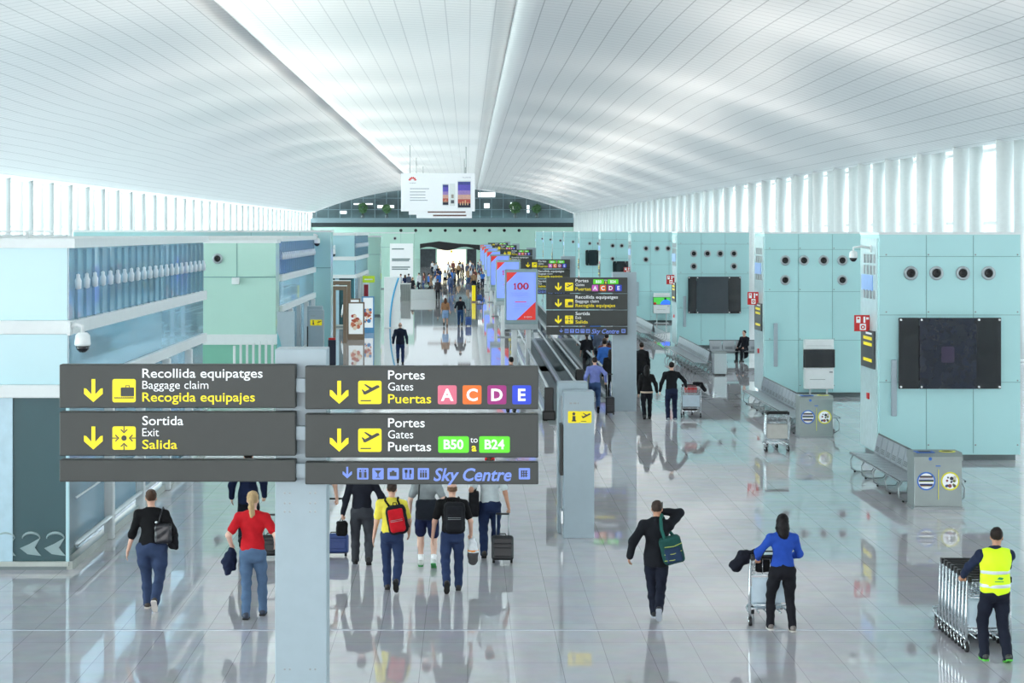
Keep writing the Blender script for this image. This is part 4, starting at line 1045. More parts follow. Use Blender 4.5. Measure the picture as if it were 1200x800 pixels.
# ------------------------------------------------------------------ smooth bodies: distance fields turned into one continuous surface
class SDF:
    def __init__(s): s.p = []
    def cone(s, a, b, ra, rb, k=.03): s.p.append(('c', np.array(a, float), np.array(b, float), ra, rb, k)); return s
    def chain(s, pts, rs, k=.03):
        for i in range(len(pts) - 1): s.cone(pts[i], pts[i + 1], rs[i], rs[i + 1], k)
        return s
    def ell(s, c, r, k=.03, R=None): s.p.append(('e', np.array(c, float), np.array(r, float), None if R is None else np.array(R, float), 0, k)); return s
    def box(s, c, h, rd, k=.02, R=None): s.p.append(('b', np.array(c, float), np.array(h, float), None if R is None else np.array(R, float), rd, k)); return s
    def cut(s, n, d): s.p.append(('x', np.array(n, float), d, 0, 0, 0)); return s     # keeps n.p < d
    def hole(s, c, r, R=None): s.p.append(('h', np.array(c, float), np.array(r, float), None if R is None else np.array(R, float), 0, 0)); return s
    def mesh(s, res, noise=0., nf=14.):
        lo = np.full(3, 1e9); hi = np.full(3, -1e9); bb = []
        for q in s.p:
            if q[0] == 'c':
                l = np.minimum(q[1] - q[3], q[2] - q[4]); h = np.maximum(q[1] + q[3], q[2] + q[4])
            elif q[0] in 'eb':
                m = np.full(3, np.linalg.norm(q[2])) if q[3] is not None else q[2]
                l, h = q[1] - m, q[1] + m
            else: bb.append(None); continue
            bb.append((l, h)); lo = np.minimum(lo, l); hi = np.maximum(hi, h)
        lo -= 3 * res; n = np.ceil((hi + 3 * res - lo) / res).astype(int) + 1
        ax = [lo[i] + res * np.arange(n[i]) for i in range(3)]
        D = np.full(n, 1.0, np.float32)
        for q, b in zip(s.p, bb):
            if q[0] == 'x':
                v = q[1][0] * ax[0][:, None, None] + q[1][1] * ax[1][None, :, None] + q[1][2] * ax[2][None, None, :] - q[2]
                D = np.maximum(D, v); continue
            if b is None: sl = (slice(None),) * 3
            else:
                m = q[5] + 4 * res
                i0 = np.maximum(((b[0] - m - lo) / res).astype(int), 0); i1 = np.minimum(((b[1] + m - lo) / res).astype(int) + 2, n)
                sl = tuple(slice(i0[i], i1[i]) for i in range(3))
            X = ax[0][sl[0]][:, None, None]; Y = ax[1][sl[1]][None, :, None]; Z = ax[2][sl[2]][None, None, :]
            if q[0] == 'c':
                a, ba = q[1], q[2] - q[1]; L = max(ba @ ba, 1e-9)
                t = np.clip(((X - a[0]) * ba[0] + (Y - a[1]) * ba[1] + (Z - a[2]) * ba[2]) / L, 0, 1)
                d = np.sqrt((X - a[0] - t * ba[0]) ** 2 + (Y - a[1] - t * ba[1]) ** 2 + (Z - a[2] - t * ba[2]) ** 2) - (q[3] + (q[4] - q[3]) * t)
            else:
                px, py, pz = X - q[1][0], Y - q[1][1], Z - q[1][2]
                if q[3] is not None:
                    R = q[3].T; px, py, pz = (R[i][0] * px + R[i][1] * py + R[i][2] * pz for i in range(3))
                r = q[2]
                if q[0] == 'b':
                    qx, qy, qz = np.abs(px) - r[0] + q[4], np.abs(py) - r[1] + q[4], np.abs(pz) - r[2] + q[4]
                    d = np.sqrt(np.maximum(qx, 0) ** 2 + np.maximum(qy, 0) ** 2 + np.maximum(qz, 0) ** 2) + np.minimum(np.maximum(qx, np.maximum(qy, qz)), 0) - q[4]
                else:
                    k0 = np.sqrt((px / r[0]) ** 2 + (py / r[1]) ** 2 + (pz / r[2]) ** 2); k1 = np.sqrt((px / r[0] ** 2) ** 2 + (py / r[1] ** 2) ** 2 + (pz / r[2] ** 2) ** 2)
                    d = k0 * (k0 - 1) / np.maximum(k1, 1e-6)
            if q[0] == 'h': D[sl] = np.maximum(D[sl], -d); continue
            o = D[sl]; h = np.maximum(q[5] - np.abs(o - d), 0) / max(q[5], 1e-6)
            D[sl] = np.minimum(o, d) - h * h * q[5] * .25
        if noise:
            X, Y, Z = ax[0][:, None, None], ax[1][None, :, None], ax[2][None, None, :]
            D += noise * (np.sin(nf * 2.1 * X + 3 * np.sin(nf * .7 * Z)) * np.sin(nf * 1.3 * Z + 2 * np.sin(nf * .5 * X)) + .6 * np.sin(nf * 2.9 * Z + nf * 1.9 * Y + 2 * np.sin(nf * X)))
        # surface nets
        S = D < 0
        c8 = [S[i:n[0] - 1 + i, j:n[1] - 1 + j, k:n[2] - 1 + k] for i in (0, 1) for j in (0, 1) for k in (0, 1)]
        cnt = sum(c.astype(np.int8) for c in c8); act = (cnt > 0) & (cnt < 8)
        idx = np.argwhere(act); vid = np.full(act.shape, -1, np.int32); vid[act] = np.arange(len(idx))
        acc = np.zeros((len(idx), 3)); wt = np.zeros(len(idx)); I, J, K = idx.T
        for e in range(3):
            for u in (0, 1):
                for v in (0, 1):
                    o0 = [0, 0, 0]; oth = [i for i in range(3) if i != e]; o0[oth[0]] = u; o0[oth[1]] = v; o1 = o0[:]; o1[e] = 1
                    d0 = D[I + o0[0], J + o0[1], K + o0[2]]; d1 = D[I + o1[0], J + o1[1], K + o1[2]]
                    m = (d0 < 0) != (d1 < 0); t = np.where(m, d0 / np.where(m, d0 - d1, 1), 0)
                    p = np.tile(np.array(o0, float), (len(idx), 1)); p[:, e] += t
                    acc[m] += p[m]; wt[m] += 1
        V = lo + res * (idx + acc / wt[:, None])
        F_ = []
        for e in range(3):
            a, b = [i for i in range(3) if i != e]
            s0 = [slice(1, n[i] - 1) for i in range(3)]; s0[e] = slice(0, n[e] - 1); s1 = list(s0); s1[e] = slice(1, n[e])
            A, B = S[tuple(s0)], S[tuple(s1)]; q = np.argwhere(A != B)
            if not len(q): continue
            fl_ = A[tuple(q.T)]
            g = q.copy(); g[:, a] += 1; g[:, b] += 1
            def ID(da, db):
                w_ = g.copy(); w_[:, a] -= da; w_[:, b] -= db; return vid[tuple(w_.T)]
            quad = np.stack([ID(1, 1), ID(0, 1), ID(0, 0), ID(1, 0)], 1)
            rev = fl_ if e != 1 else ~fl_
            quad[~rev] = quad[~rev][:, ::-1]
            F_.append(quad)
        return V, np.concatenate(F_)
    def build(s, name, mt, res, parent=None, noise=0., nf=14.):
        V, Fc = s.mesh(res, noise, nf)
        me = bpy.data.meshes.new(name); me.from_pydata(V.tolist(), [], Fc.tolist()); me.materials.append(mt)
        me.polygons.foreach_set('use_smooth', [True] * len(me.polygons)); me.update()
        o = bpy.data.objects.new(name, me); COL.objects.link(o)
        if parent: o.parent = parent
        return o

def V3(*a): return Vector(a)
def ik(a, b, l1, l2, bend):
    d = b - a; L = min(d.length, (l1 + l2) * .999); u = d.normalized(); b = a + u * L
    x = (l1 * l1 - l2 * l2 + L * L) / (2 * L); h = math.sqrt(max(l1 * l1 - x * x, 0))
    w = bend - u * bend.dot(u)
    w = w.normalized() if w.length > 1e-5 else V3(0, 1, 0)
    return a + u * x + w * h, b

SKIN = [mat('skin_light', (214, 168, 146), .5, var=.04), mat('skin_tan', (190, 140, 114), .5, var=.04), mat('skin_pale', (228, 186, 166), .5, var=.04)]
M_eye = mat('eye_dark', (40, 32, 30), .2)
CLOTH = {}
def cloth(c, rough=.85): return mat('cloth_%d_%d_%d' % c, c, rough, var=.10, nscale=9, bump=.25, spec=.2)
def hairm(c): return mat('hair_%d_%d_%d' % c, c, .6, spec=.2, var=.25, nscale=30, stretch=(1, 1, .15))
def frame_of(d, n):
    d = d.normalized(); n = (n - d * n.dot(d)).normalized(); return d, n, d.cross(n)

def person(label, loc, h=1.75, rz=0., top=(30, 30, 32), sleeve='short', hem=.88, jacket=False, legs=(40, 60, 100), legtype='long', shoe=(40, 36, 34), sole=None,
           hair=(60, 44, 34), hairstyle='short', skin=0, feet=None, hands=None, elbow=None, grip=(0, 0), palm=None, lean=(0, 0), head=(0, 0), build=1., hips=1., res=.012, group=None,
           collar=False, lo=False, belly=0., legw=1., hipz=0., name='person'):
    """a figure facing +Y before the turn rz; returns (root, joints)"""
    s = h / 1.75
    root = thing(name, label, 'person', loc, rz, group)
    J = {}
    hz = .93 + hipz
    lx, ly = lean
    P = {'pelvis': V3(0, 0, hz), 'waist': V3(lx * .4, ly * .4, hz + .17), 'chest': V3(lx * .8, ly * .8, hz + .38), 'neck': V3(lx, ly, hz + .545), 'head': V3(lx + .002 * head[0], ly * 1.15 + .02, hz + .705)}
    feet = feet or [(-.10, .02, .085, 0), (.10, -.02, .085, 0)]
    hands = hands or [(-.27, .06, hz - .08), (.27, .06, hz - .08)]
    elbow = elbow or [(-.5, -1, 0), (.5, -1, 0)]
    side = (-1, 1)
    for i, sd in enumerate(side):
        hp = V3(sd * .092 * hips, 0, hz - .03); an = V3(*feet[i][:3]); kn, an = ik(hp, an, .435, .42, V3(sd * .08, 1, 0))
        J['hip', i], J['knee', i], J['ankle', i] = hp, kn, an
        p = math.radians(feet[i][3]); J['toe', i] = V3(sd * .03, math.cos(p), -math.sin(p))
        sh = P['chest'] + V3(sd * .172 * build, -.01, .085); wr = V3(*hands[i]); el, wr = ik(sh, wr, .29, .255, V3(*elbow[i]))
        J['sh', i], J['elbow', i], J['wrist', i] = sh, el, wr
    # --- body: one surface from toes to scalp
    b = SDF(); B = build
    b.ell(P['pelvis'] + V3(0, 0, .0), (.155 * hips, .105, .12), .05)
    b.ell(P['waist'], (.13 * B, .092 + belly * .4, .14), .06).ell(P['chest'], (.158 * B, .10, .17), .06)
    b.cone(J['sh', 0], J['sh', 1], .055, .055, .05)
    for i in (0, 1): b.cone(P['neck'] + V3(0, -.01, -.01), J['sh', i], .04, .045, .04)
    b.cone(P['neck'] - V3(0, 0, .03), P['head'] + V3(0, -.01, -.08), .056, .05, .035)
    hd = P['head']; yw = math.radians(head[0] * -1); R = Matrix.Rotation(yw, 3, 'Z') @ Matrix.Rotation(math.radians(-head[1]), 3, 'X')
    hv = lambda x, y, z: hd + R @ V3(x, y, z)
    Rn = np.array(R)
    b.ell(hv(0, -.005, .025), (.074, .095, .095), .03, Rn).ell(hv(0, .025, -.045), (.056, .066, .075), .03, Rn)
    if not lo:
        b.cone(hv(0, .088, .01), hv(0, .108, -.025), .009, .014, .012)
        b.cone(hv(-.028, .082, -.063), hv(.028, .082, -.063), .008, .008, .012); b.ell(hv(0, .075, -.10), (.024, .02, .018), .02)
        for sd in side: b.ell(hv(sd * .076, -.005, -.01), (.010, .022, .034), .012, Rn)
        b.cone(hv(-.045, .08, .03), hv(.045, .08, .03), .01, .01, .02)
    for i, sd in enumerate(side):
        b.chain([J['sh', i], J['elbow', i], J['wrist', i]], [.050, .040, .027], .025)
        # hand
        fd = (J['wrist', i] - J['elbow', i]).normalized()
        nrm = V3(*palm[i]) if palm and palm[i] else V3(-sd, .15, 0)
        d, nn, cr = frame_of(fd, nrm)
        g = grip[i]; w = J['wrist', i]; pc = w + d * .05
        if cr.y < 0: cr = -cr                                  # thumb side faces forward
        if lo: b.ell(w + d * .075, (.035, .035, .075), .02)
        else:
            b.box(pc, (.012 + .03 * abs(cr.x), .012 + .03 * abs(cr.y), .044), .012, .02) if abs(d.z) > .8 else b.cone(w + d * .02, w + d * .075, .03, .032, .02)
            for f, (off, ln) in enumerate(((.030, .072), (.010, .082), (-.010, .076), (-.029, .06))):
                a0 = w + d * .085 + cr * off; q = .25 + g * 1.1; d1 = d * math.cos(q) + nn * math.sin(q); q2 = q + .3 + g * 1.2; d2 = d * math.cos(q2) + nn * math.sin(q2)
                a1 = a0 + d1 * ln * .5; b.chain([a0 - d * .02, a0, a1, a1 + d2 * ln * .55], [.0105, .0105, .0095, .008], .006)
            t0 = w + d * .025 + cr * .03; t1 = t0 + (d * .6 + cr * (.7 - .4 * g) + nn * (.3 + .5 * g)).normalized() * .04
            b.chain([t0, t1, t1 + (d * .8 + nn * (.3 + .8 * g)).normalized() * .034], [.013, .0115, .009], .008)
        J['palm', i] = w + d * .09 + nn * .02
        if legtype == 'long': b.chain([J['hip', i], J['knee', i], J['ankle', i]], [.07, .045, .036], .02)
        else:
            b.chain([J['hip', i], J['knee', i], J['ankle', i]], [.082, .055, .04], .035)
            cf = J['knee', i] * .7 + J['ankle', i] * .3; b.ell(cf + V3(0, -.02, 0), (.05, .052, .10), .04)
        t = J['toe', i]; b.cone(J['ankle', i] + t * -.02 + V3(0, 0, -.04), J['ankle', i] + t * .14 + V3(0, 0, -.05), .034, .026, .02)
    body = b.build('body', SKIN[skin], res * s, root) if False else None
    def put(sd_, name, mt, rs, noise=0., nf=14.):
        o = sd_.build(name, mt, rs, root, noise, nf); o.scale = (s, s, s); return o
    put(b, 'body', SKIN[skin], res if not lo else res * 1.25)
    if not lo:
        e = MB()
        for sd in side: e.lathe([(.0, -.008), (.009, -.004), (.009, .004), (0, .008)], hv(sd * .03, .083, .012), M_eye, axis='y', n=10)
        o = e.build('eyes', root); o.scale = (s, s, s)
    # --- hair
    hr = SDF(); HM = hairm(hair)
    if hairstyle != 'bald':
        hr.ell(hv(0, -.018, .038), (.083, .098, .095), .02, Rn)
        hr.cut(tuple(R @ V3(0, .80, -.6)), (R @ V3(0, .80, -.6)).dot(hv(0, .065, .055)))
        hr.cut(tuple(R @ V3(0, .1, -1)), (R @ V3(0, .1, -1)).dot(hv(0, -.06, -.055)))
    if hairstyle == 'bald':
        hr.ell(hv(0, -.02, .015), (.081, .088, .07), .02, Rn); hr.cut(tuple(R @ V3(0, 1, .25)), (R @ V3(0, 1, .25)).dot(hv(0, -.01, .02))); hr.cut((0, 0, 1), hd.z + .04)
    if hairstyle == 'bun': hr.ell(hv(0, -.10, .085), (.042, .04, .04), .02)
    if hairstyle == 'pony':
        hr.ell(hv(0, -.10, .02), (.035, .035, .04), .02); hr.chain([hv(0, -.115, .01), hv(.0, -.135, -.08), hv(.01, -.125, -.17), hv(.0, -.12, -.24)], [.026, .042, .036, .012], .02)
    if hairstyle == 'long':
        hr.chain([hv(0, -.05, .03), hv(0, -.075, -.08), hv(0, -.085, -.17), hv(0.01, -.085, -.24)], [.086, .088, .078, .05], .03)
        for sd in side: hr.chain([hv(sd * .06, .0, .02), hv(sd * .07, -.02, -.09), hv(sd * .06, -.05, -.18)], [.03, .034, .03], .03)
    put(hr, 'hair', HM, max(.009, res * .85), .0025, 40)
    if hairstyle == 'cap': pass
    # --- trousers
    tr = SDF(); LM = cloth(legs); lw = legw
    tr.ell(P['pelvis'] + V3(0, -.008, -.01), (.168 * hips, .125 + belly * .2, .14), .05)
    tr.ell(P['pelvis'] + V3(-.07 * hips, -.055, -.055), (.085 * hips, .075, .095), .04).ell(P['pelvis'] + V3(.07 * hips, -.055, -.055), (.085 * hips, .075, .095), .04)
    tr.cone(P['pelvis'], P['waist'], .12 * hips, .12, .05)
    tr.cut((0, 0, 1), hz + .115)
    for i in (0, 1):
        hp, kn, an = J['hip', i], J['knee', i], J['ankle', i]; ax = (an - kn).normalized()
        if legtype == 'long': tr.chain([hp, hp.lerp(kn, .5), kn, kn.lerp(an, .45), an - V3(0, 0, .02)], [.098 * lw * hips, .09 * lw * hips, .071 * lw, .069 * lw, .062 * lw], .03)
        else: tr.chain([hp, hp.lerp(kn, .5), hp.lerp(kn, .82)], [.10 * lw, .098 * lw, .095 * lw], .03)
    put(tr, 'trousers' if legtype == 'long' else 'shorts', LM, res, .004 if not lo else 0, 16)
    # --- shirt or jacket
    sh = SDF(); TM = cloth(top); ex = .020 if jacket else .010
    sh.ell(P['chest'] + V3(0, -.01, .0), (.160 * B + ex, .108 + ex, .185), .06).ell(P['waist'] + V3(0, .01 * belly, 0), (.138 * B + ex, .102 + ex + belly * .5, .16), .06)
    sh.ell(P['pelvis'] + V3(0, -.005, .03), (.158 * max(hips, 1) + ex, .118 + ex + belly * .2, .17), .06)
    if hem < .86: sh.cone(P['pelvis'], P['pelvis'] + V3(0, 0, -.25), .155 + ex, .17 + ex, .05)
    sh.cone(J['sh', 0], J['sh', 1], .060 + ex * .6, .060 + ex * .6, .05)
    for i in (0, 1): sh.cone(P['neck'] + V3(0, -.01, -.015), J['sh', i], .048 + ex * .5, .052 + ex * .5, .05)
    sh.cone(P['neck'] - V3(0, 0, .05), P['neck'] + V3(0, 0, .035 if collar or jacket else .0), .078, .062, .03)
    sh.cut((0, 0, -1), -(hem + hipz)); sh.cut((0, .35, 1), P['neck'].z + .042 + .35 * P['neck'].y if collar or jacket else P['neck'].z + .018 + .35 * P['neck'].y)
    for i in (0, 1):
        a, e_, w = J['sh', i], J['elbow', i], J['wrist', i]
        r0, r1, r2 = .056 + ex, .048 + ex, .036 + ex * .7
        if sleeve == 'short': sh.chain([a, a.lerp(e_, .68)], [r0, r1 + .008], .035)
        elif sleeve == 'mid': sh.chain([a, e_, e_.lerp(w, .18)], [r0, r1, r1 - .004], .035)
        else: sh.chain([a, e_, w], [r0, r1, r2], .035)
    put(sh, 'jacket' if jacket else 'shirt', TM, res, .0045 if not lo else 0, 13)
    # --- shoes
    SM = mat('shoe_%d_%d_%d' % shoe, shoe, .6, var=.08); so = mat('sole_%d_%d_%d' % (sole or (28, 28, 28)), sole or (28, 28, 28), .7)
    for i in (0, 1):
        an, t = J['ankle', i], J['toe', i]; up = V3(0, 0, 1) - t * t.z; up.normalize(); q = SDF()
        a0 = an - up * .035 - t * .035; a1 = an - up * .05 + t * .13
        q.cone(a0, a1, .045, .038, .02).cone(an + up * .0, an - up * .03 + t * .05, .046, .04, .03)
        bot = an - up * .0805
        q.cut(tuple(-up), -(up.dot(bot)))
        put(q, 'shoe', SM, max(.010, res * .8))
        m = MB(); pr = [(-.085, -.03), (-.06, -.043), (.0, -.04), (.09, -.047), (.155, -.03), (.17, 0)]; pr = pr + [(x, -y) for x, y in pr[-2::-1]]
        xa = t.cross(up)
        vs = [bot + t * x + xa * y + up * .016 for x, y in pr] + [bot + t * x + xa * y - up * .004 for x, y in pr]; n = len(pr)
        m.add(vs, [tuple(range(n)), tuple(range(n, 2 * n))] + [(k, (k + 1) % n, (k + 1) % n + n, k + n) for k in range(n)], so)
        if not lo: o = m.build('shoe_sole', root); o.scale = (s, s, s)
    J.update(P); J['s'] = s
    return root, {k: (v * s if isinstance(v, Vector) else v) for k, v in J.items()}

def carry(name, label, cat, root, group=None):
    """a thing carried by a person: its own top-level object, standing in the person's frame"""
    o = thing(name, label, cat, root.location, root.rotation_euler.z, group); return o
def backpack(root, J, label, c1, c2, c=(0, -.2, 1.22), sz=(.15, .09, .22), tilt=0., res=.012, straps=True, strapx=.11):
    b = carry('backpack', label, 'backpack', root)
    C = V3(*c); M1, M2 = cloth(c1), cloth(c2); R = np.array(Matrix.Rotation(tilt, 3, 'Y'))
    RR = Matrix.Rotation(tilt, 3, 'Y')
    SDF().box(C, sz, .085, R=R).build('main_bag', M1, res, b, .003, 20)
    SDF().box(C + RR @ V3(0, -sz[1] * .9, -sz[2] * .25), (sz[0] * .78, sz[1] * .45, sz[2] * .55), .05, R=R).box(C + RR @ V3(0, -sz[1] * .75, sz[2] * .5), (sz[0] * .75, sz[1] * .4, sz[2] * .3), .03, R=R).build('front_pocket', M2, res, b, .002, 20)
    m = MB()
    hx = C + RR @ V3(0, 0, sz[2])
    m.tube([hx + V3(-.03, .03, -.01), hx + V3(-.025, .03, .035), hx + V3(.025, .03, .035), hx + V3(.03, .03, -.01)], .008, cloth((24, 24, 26)), n=6); m.build('grab_handle', b)
    if straps:
        for sd in (-1, 1):
            s = J['s']; m = MB(); top = J['neck'] + V3(sd * strapx, -.02, -.0)
            m.tube([C + RR @ V3(sd * sz[0] * .5, sz[1] * .8, sz[2] * .8), top + V3(0, -.1, .0), top + V3(0, .0, .03), top + V3(sd * .02, .10, -.05), top + V3(sd * .06, .13, -.22), C + RR @ V3(sd * sz[0] * .95, sz[1], -sz[2] * .7)], .017, cloth((24, 24, 26)), n=6)
            m.build('shoulder_strap', b)
    z = MB()
    for dz in (.08, -.02): z.tube([C + RR @ V3(-sz[0] * .6, -sz[1] * 1.36, sz[2] * dz), C + RR @ V3(sz[0] * .6, -sz[1] * 1.36, sz[2] * dz)], .004, M_steel, n=5)
    z.build('zip', b)
    return b
def suitcase(label, loc, rz, c, w=.38, h=.55, dp=.24, tilt=0., handle=.45, name='suitcase'):
    r = thing(name, label, 'suitcase', loc, rz); r.rotation_euler.x = tilt
    mt = mat('case_%d_%d_%d' % c, c, .45, var=.06)
    SDF().box((0, 0, .06 + h / 2), (w / 2, dp / 2, h / 2), .05).build('shell', mt, .012, r)
    m = MB()
    m.box(-w * .42, w * .42, -dp / 2 - .02, -dp / 2 + .02, .12, .12 + h * .38, mt, .02); m.box(-w * .42, w * .42, -dp / 2 - .02, -dp / 2 + .02, .16 + h * .42, .02 + h, mt, .02); m.build('front_pocket', r)
    m = MB()
    for x in (-w * .28, w * .28): m.tube([(x, dp * .3, h + .03), (x, dp * .3, h + .06 + handle)], .009, M_alu, n=6)
    m.tube([(-w * .3, dp * .3, h + .06 + handle), (w * .3, dp * .3, h + .06 + handle)], .017, M_black, n=8); m.build('pull_handle', r)
    for x in (-w * .4, w * .4): MB().lathe([(.035, -.02), (.038, 0), (.035, .02)], (x, dp * .3, .038), M_rubber, axis='x', n=12).build('wheel', r)
    m = MB(); m.tube([(-.06, 0, h + .055), (-.05, 0, h + .085), (.05, 0, h + .085), (.06, 0, h + .055)], .01, M_black, n=6); m.build('carry_handle', r)
    return r
def drape(label, root, pts, rs, c, name='jacket', cat='jacket', res=.013):
    o = carry(name, label, cat, root)
    q = SDF()
    for ch, rr in zip(pts, rs): q.chain(ch, rr, .05)
    q.build('cloth', cloth(c), res, o, .007, 18)
    return o

# ------------------------------------------------------------------ luggage trolleys
M_trolley = mat('trolley_tube', (206, 212, 216), .25, .85, nscale=30)
M_tpanel = mat('trolley_panel', (196, 214, 226), .4)
def trolley(label, loc, rz=0., pcol=None, group=None):
    r = thing('luggage_trolley', label, 'trolley', loc, rz, group)
    f = MB()
    for sd in (-1, 1):
        f.tube([(sd * .30, -.42, .14), (sd * .30, -.40, .5), (sd * .285, -.42, .96), (sd * .26, -.46, 1.02)], .019, M_trolley)
        f.tube([(sd * .30, -.40, .18), (sd * .27, .1, .17), (sd * .17, .48, .155)], .017, M_trolley)
        f.tube([(sd * .30, -.40, .40), (sd * .28, -.22, .18)], .012, M_trolley)
    f.tube([(-.30, -.40, .3), (.30, -.40, .3)], .013, M_trolley); f.tube([(-.17, .48, .155), (-.1, .53, .16), (.1, .53, .16), (.17, .48, .155)], .017, M_trolley)
    f.tube([(-.29, -.40, .74), (.29, -.40, .74)], .011, M_trolley)
    f.build('frame', r)
    p = MB()
    for x in (-.16, -.05, .05, .16): p.tube([(x, -.38, .185), (x * .8, .50, .165)], .011, M_trolley, n=6)
    p.box(-.24, .24, -.05, 0, .165, .19, M_trolley); p.box(-.2, .2, .3, .34, .165, .185, M_trolley); p.build('platform', r)
    h = MB(); h.tube([(-.28, -.46, 1.02), (.28, -.46, 1.02)], .02, M_black); h.tube([(-.25, -.50, .985), (.25, -.50, .985)], .012, M_black, n=6)
    for sd in (-1, 1): h.box(sd * .27 - .025, sd * .27 + .025, -.51, -.42, .96, 1.04, M_black, .01)
    h.build('handle', r)
    MB().box(-.265, .265, -.41, -.395, .34, .70, pcol or M_tpanel, .006).build('advert_panel', r)
    b = MB()
    for z in (.76, .86, .96): b.tube([(-.25, -.40, z), (-.24, -.2, z), (.24, -.2, z), (.25, -.40, z)], .006, M_trolley, n=5)
    for x in (-.22, -.11, 0, .11, .22): b.tube([(x, -.40, .96), (x, -.40, .75), (x, -.2, .75), (x, -.2, .96)], .005, M_trolley, n=5)
    b.build('basket', r)
    for x, y in ((-.29, -.40), (.29, -.40), (-.13, .44), (.13, .44)):
        w = MB(); w.lathe([(.03, -.022), (.066, -.018), (.068, 0), (.066, .018), (.03, .022)], (x, y, .068), M_rubber, axis='x', n=16); w.lathe([(.025, -.026), (.025, .026)], (x, y, .068), M_chrome, axis='x', n=10)
        w.tube([(x - .03, y, .07), (x - .03, y + .02, .15), (x + .03, y + .02, .15), (x + .03, y, .07)], .008, M_chrome, n=6); w.build('wheel', r)
    return r
# ------------------------------------------------------------------ the people walking down the hall
def P0(px, py): g = gp(px, py); return (g.x, g.y, 0)
BACKL = [(-.09, -.24, .20, 52), (.10, .20, .085, -4)]      # left heel lifted behind
BACKR = [(-.10, .20, .085, -4), (.09, -.24, .20, 52)]
DEN, DEN2, DEN3 = (54, 68, 98), (84, 108, 138), (46, 60, 94)

# woman in black with a handbag
r, J = person('woman in a black top and blue jeans with black handbag, first walker from the left', P0(178, 714), 1.80, rz=.03, top=(20, 20, 23), sleeve='mid', hem=.93, legs=DEN, shoe=(70, 62, 56), sole=(214, 206, 200),
    hair=(74, 54, 42), hairstyle='bun', skin=0, feet=[(-.08, .14, .085, 0), (.07, -.2, .17, 50)], hands=[(-.36, .02, .83), (.26, .12, 1.04)], build=1.1, hips=1.2, belly=.04, legw=1.06, head=(-8, 2))
hb = carry('handbag', 'black leather handbag hanging on the shoulder of the woman in black', 'handbag', r)
SDF().box((.19, -.13, 1.17), (.13, .075, .15), .05).build('bag', mat('black_leather', (26, 27, 34), .35), .011, hb, .003, 18)
m = MB(); m.tube([(.12, -.16, 1.3), (.15, -.14, 1.45), (.17, -.02, 1.545), (.2, .09, 1.45), (.23, .02, 1.28)], .011, mat('black_leather', (26, 27, 34), .35)); m.build('strap', hb)
MB().lathe([(.02, -.01), (.02, .01)], (.09, -.17, 1.34), M_alu, axis='y', n=10).build('buckle', hb)
drape('black jacket carried over the right arm of the woman in black', r, [[(.24, .0, 1.25), (.30, .02, 1.08), (.31, .02, .96)], [(.31, -.04, 1.12), (.37, -.02, .95)]], [[.075, .085, .06], [.07, .04]], (24, 24, 28))
# woman in red
r, J = person('woman in a red t-shirt and light jeans with a blonde ponytail', P0(296, 724), 1.86, rz=-.04, top=(192, 28, 38), sleeve='short', hem=.94, legs=DEN2, shoe=(52, 60, 76), hair=(186, 156, 116), hairstyle='pony', skin=2,
    feet=[(-.08, -.08, .085, 4), (.11, .22, .085, -5)], hands=[(-.30, .06, .98), (.31, .12, 1.02)], build=1.04, hips=1.02, legw=.95)
drape('dark navy jacket hanging from the left hand of the woman in red', r, [[(-.33, .06, .98), (-.37, .05, .82), (-.38, .04, .66)], [(-.31, .1, .92), (-.30, .08, .72)]], [[.055, .09, .05], [.06, .04]], (28, 36, 60))
# man in navy hidden by the post and the boards
r, J = person('person in a navy jacket hidden by the near sign boards, before the woman in red', P0(291, 642), 1.77, top=(24, 34, 62), sleeve='long', hem=.80, jacket=True, legs=(30, 34, 44), shoe=(26, 26, 28), hair=(38, 30, 26), feet=BACKL, hands=[(-.3, .05, .9), (.30, -.12, .95)], grip=(0, 1))
suitcase('black suitcase beside the near sign post, behind the woman in red', (P0(316, 655)[0], P0(316, 655)[1], 0), 0, (26, 26, 30), w=.42, h=.36, tilt=-.2, handle=.35)
# traveller pulling the blue case, behind the post
r, J = person('person in a grey top and blue jeans mostly hidden behind the near sign post', P0(373, 648), 1.76, top=(150, 148, 146), sleeve='short', hem=.9, legs=(48, 66, 96), shoe=(40, 40, 44), hair=(70, 52, 40), feet=BACKR, hands=[(-.3, .05, .86), (.34, -.16, .98)], grip=(0, 1))
suitcase('royal blue suitcase being wheeled just right of the near sign post', (P0(391, 652)[0], P0(391, 652)[1], 0), 0, (44, 68, 128), w=.52, h=.34, dp=.26, tilt=-.25, handle=.62)
# man in dark jacket, head behind the board
r, J = person('person in a dark navy shirt and grey trousers carrying a black bag', P0(424, 661), 1.76, rz=.04, top=(32, 34, 44), sleeve='long', hem=.90, legs=(66, 68, 74), shoe=(34, 32, 32), hair=(52, 42, 36), feet=[(-.11, .1, .085, 0), (.12, -.14, .13, 30)], hands=[(-.32, -.02, .86), (.30, .18, 1.02)], grip=(1, 0), build=1.1, legw=1.08)
bb = carry('tote_bag', 'black soft bag held low in the hand of the walker in grey trousers', 'bag', r)
SDF().box((-.34, -.02, .62), (.10, .06, .13), .05).build('bag', cloth((20, 20, 22)), .012, bb, .005, 18); MB().tube([(-.40, -.02, .70), (-.35, -.02, .80), (-.30, -.02, .70)], .01, M_black).build('handle', bb)
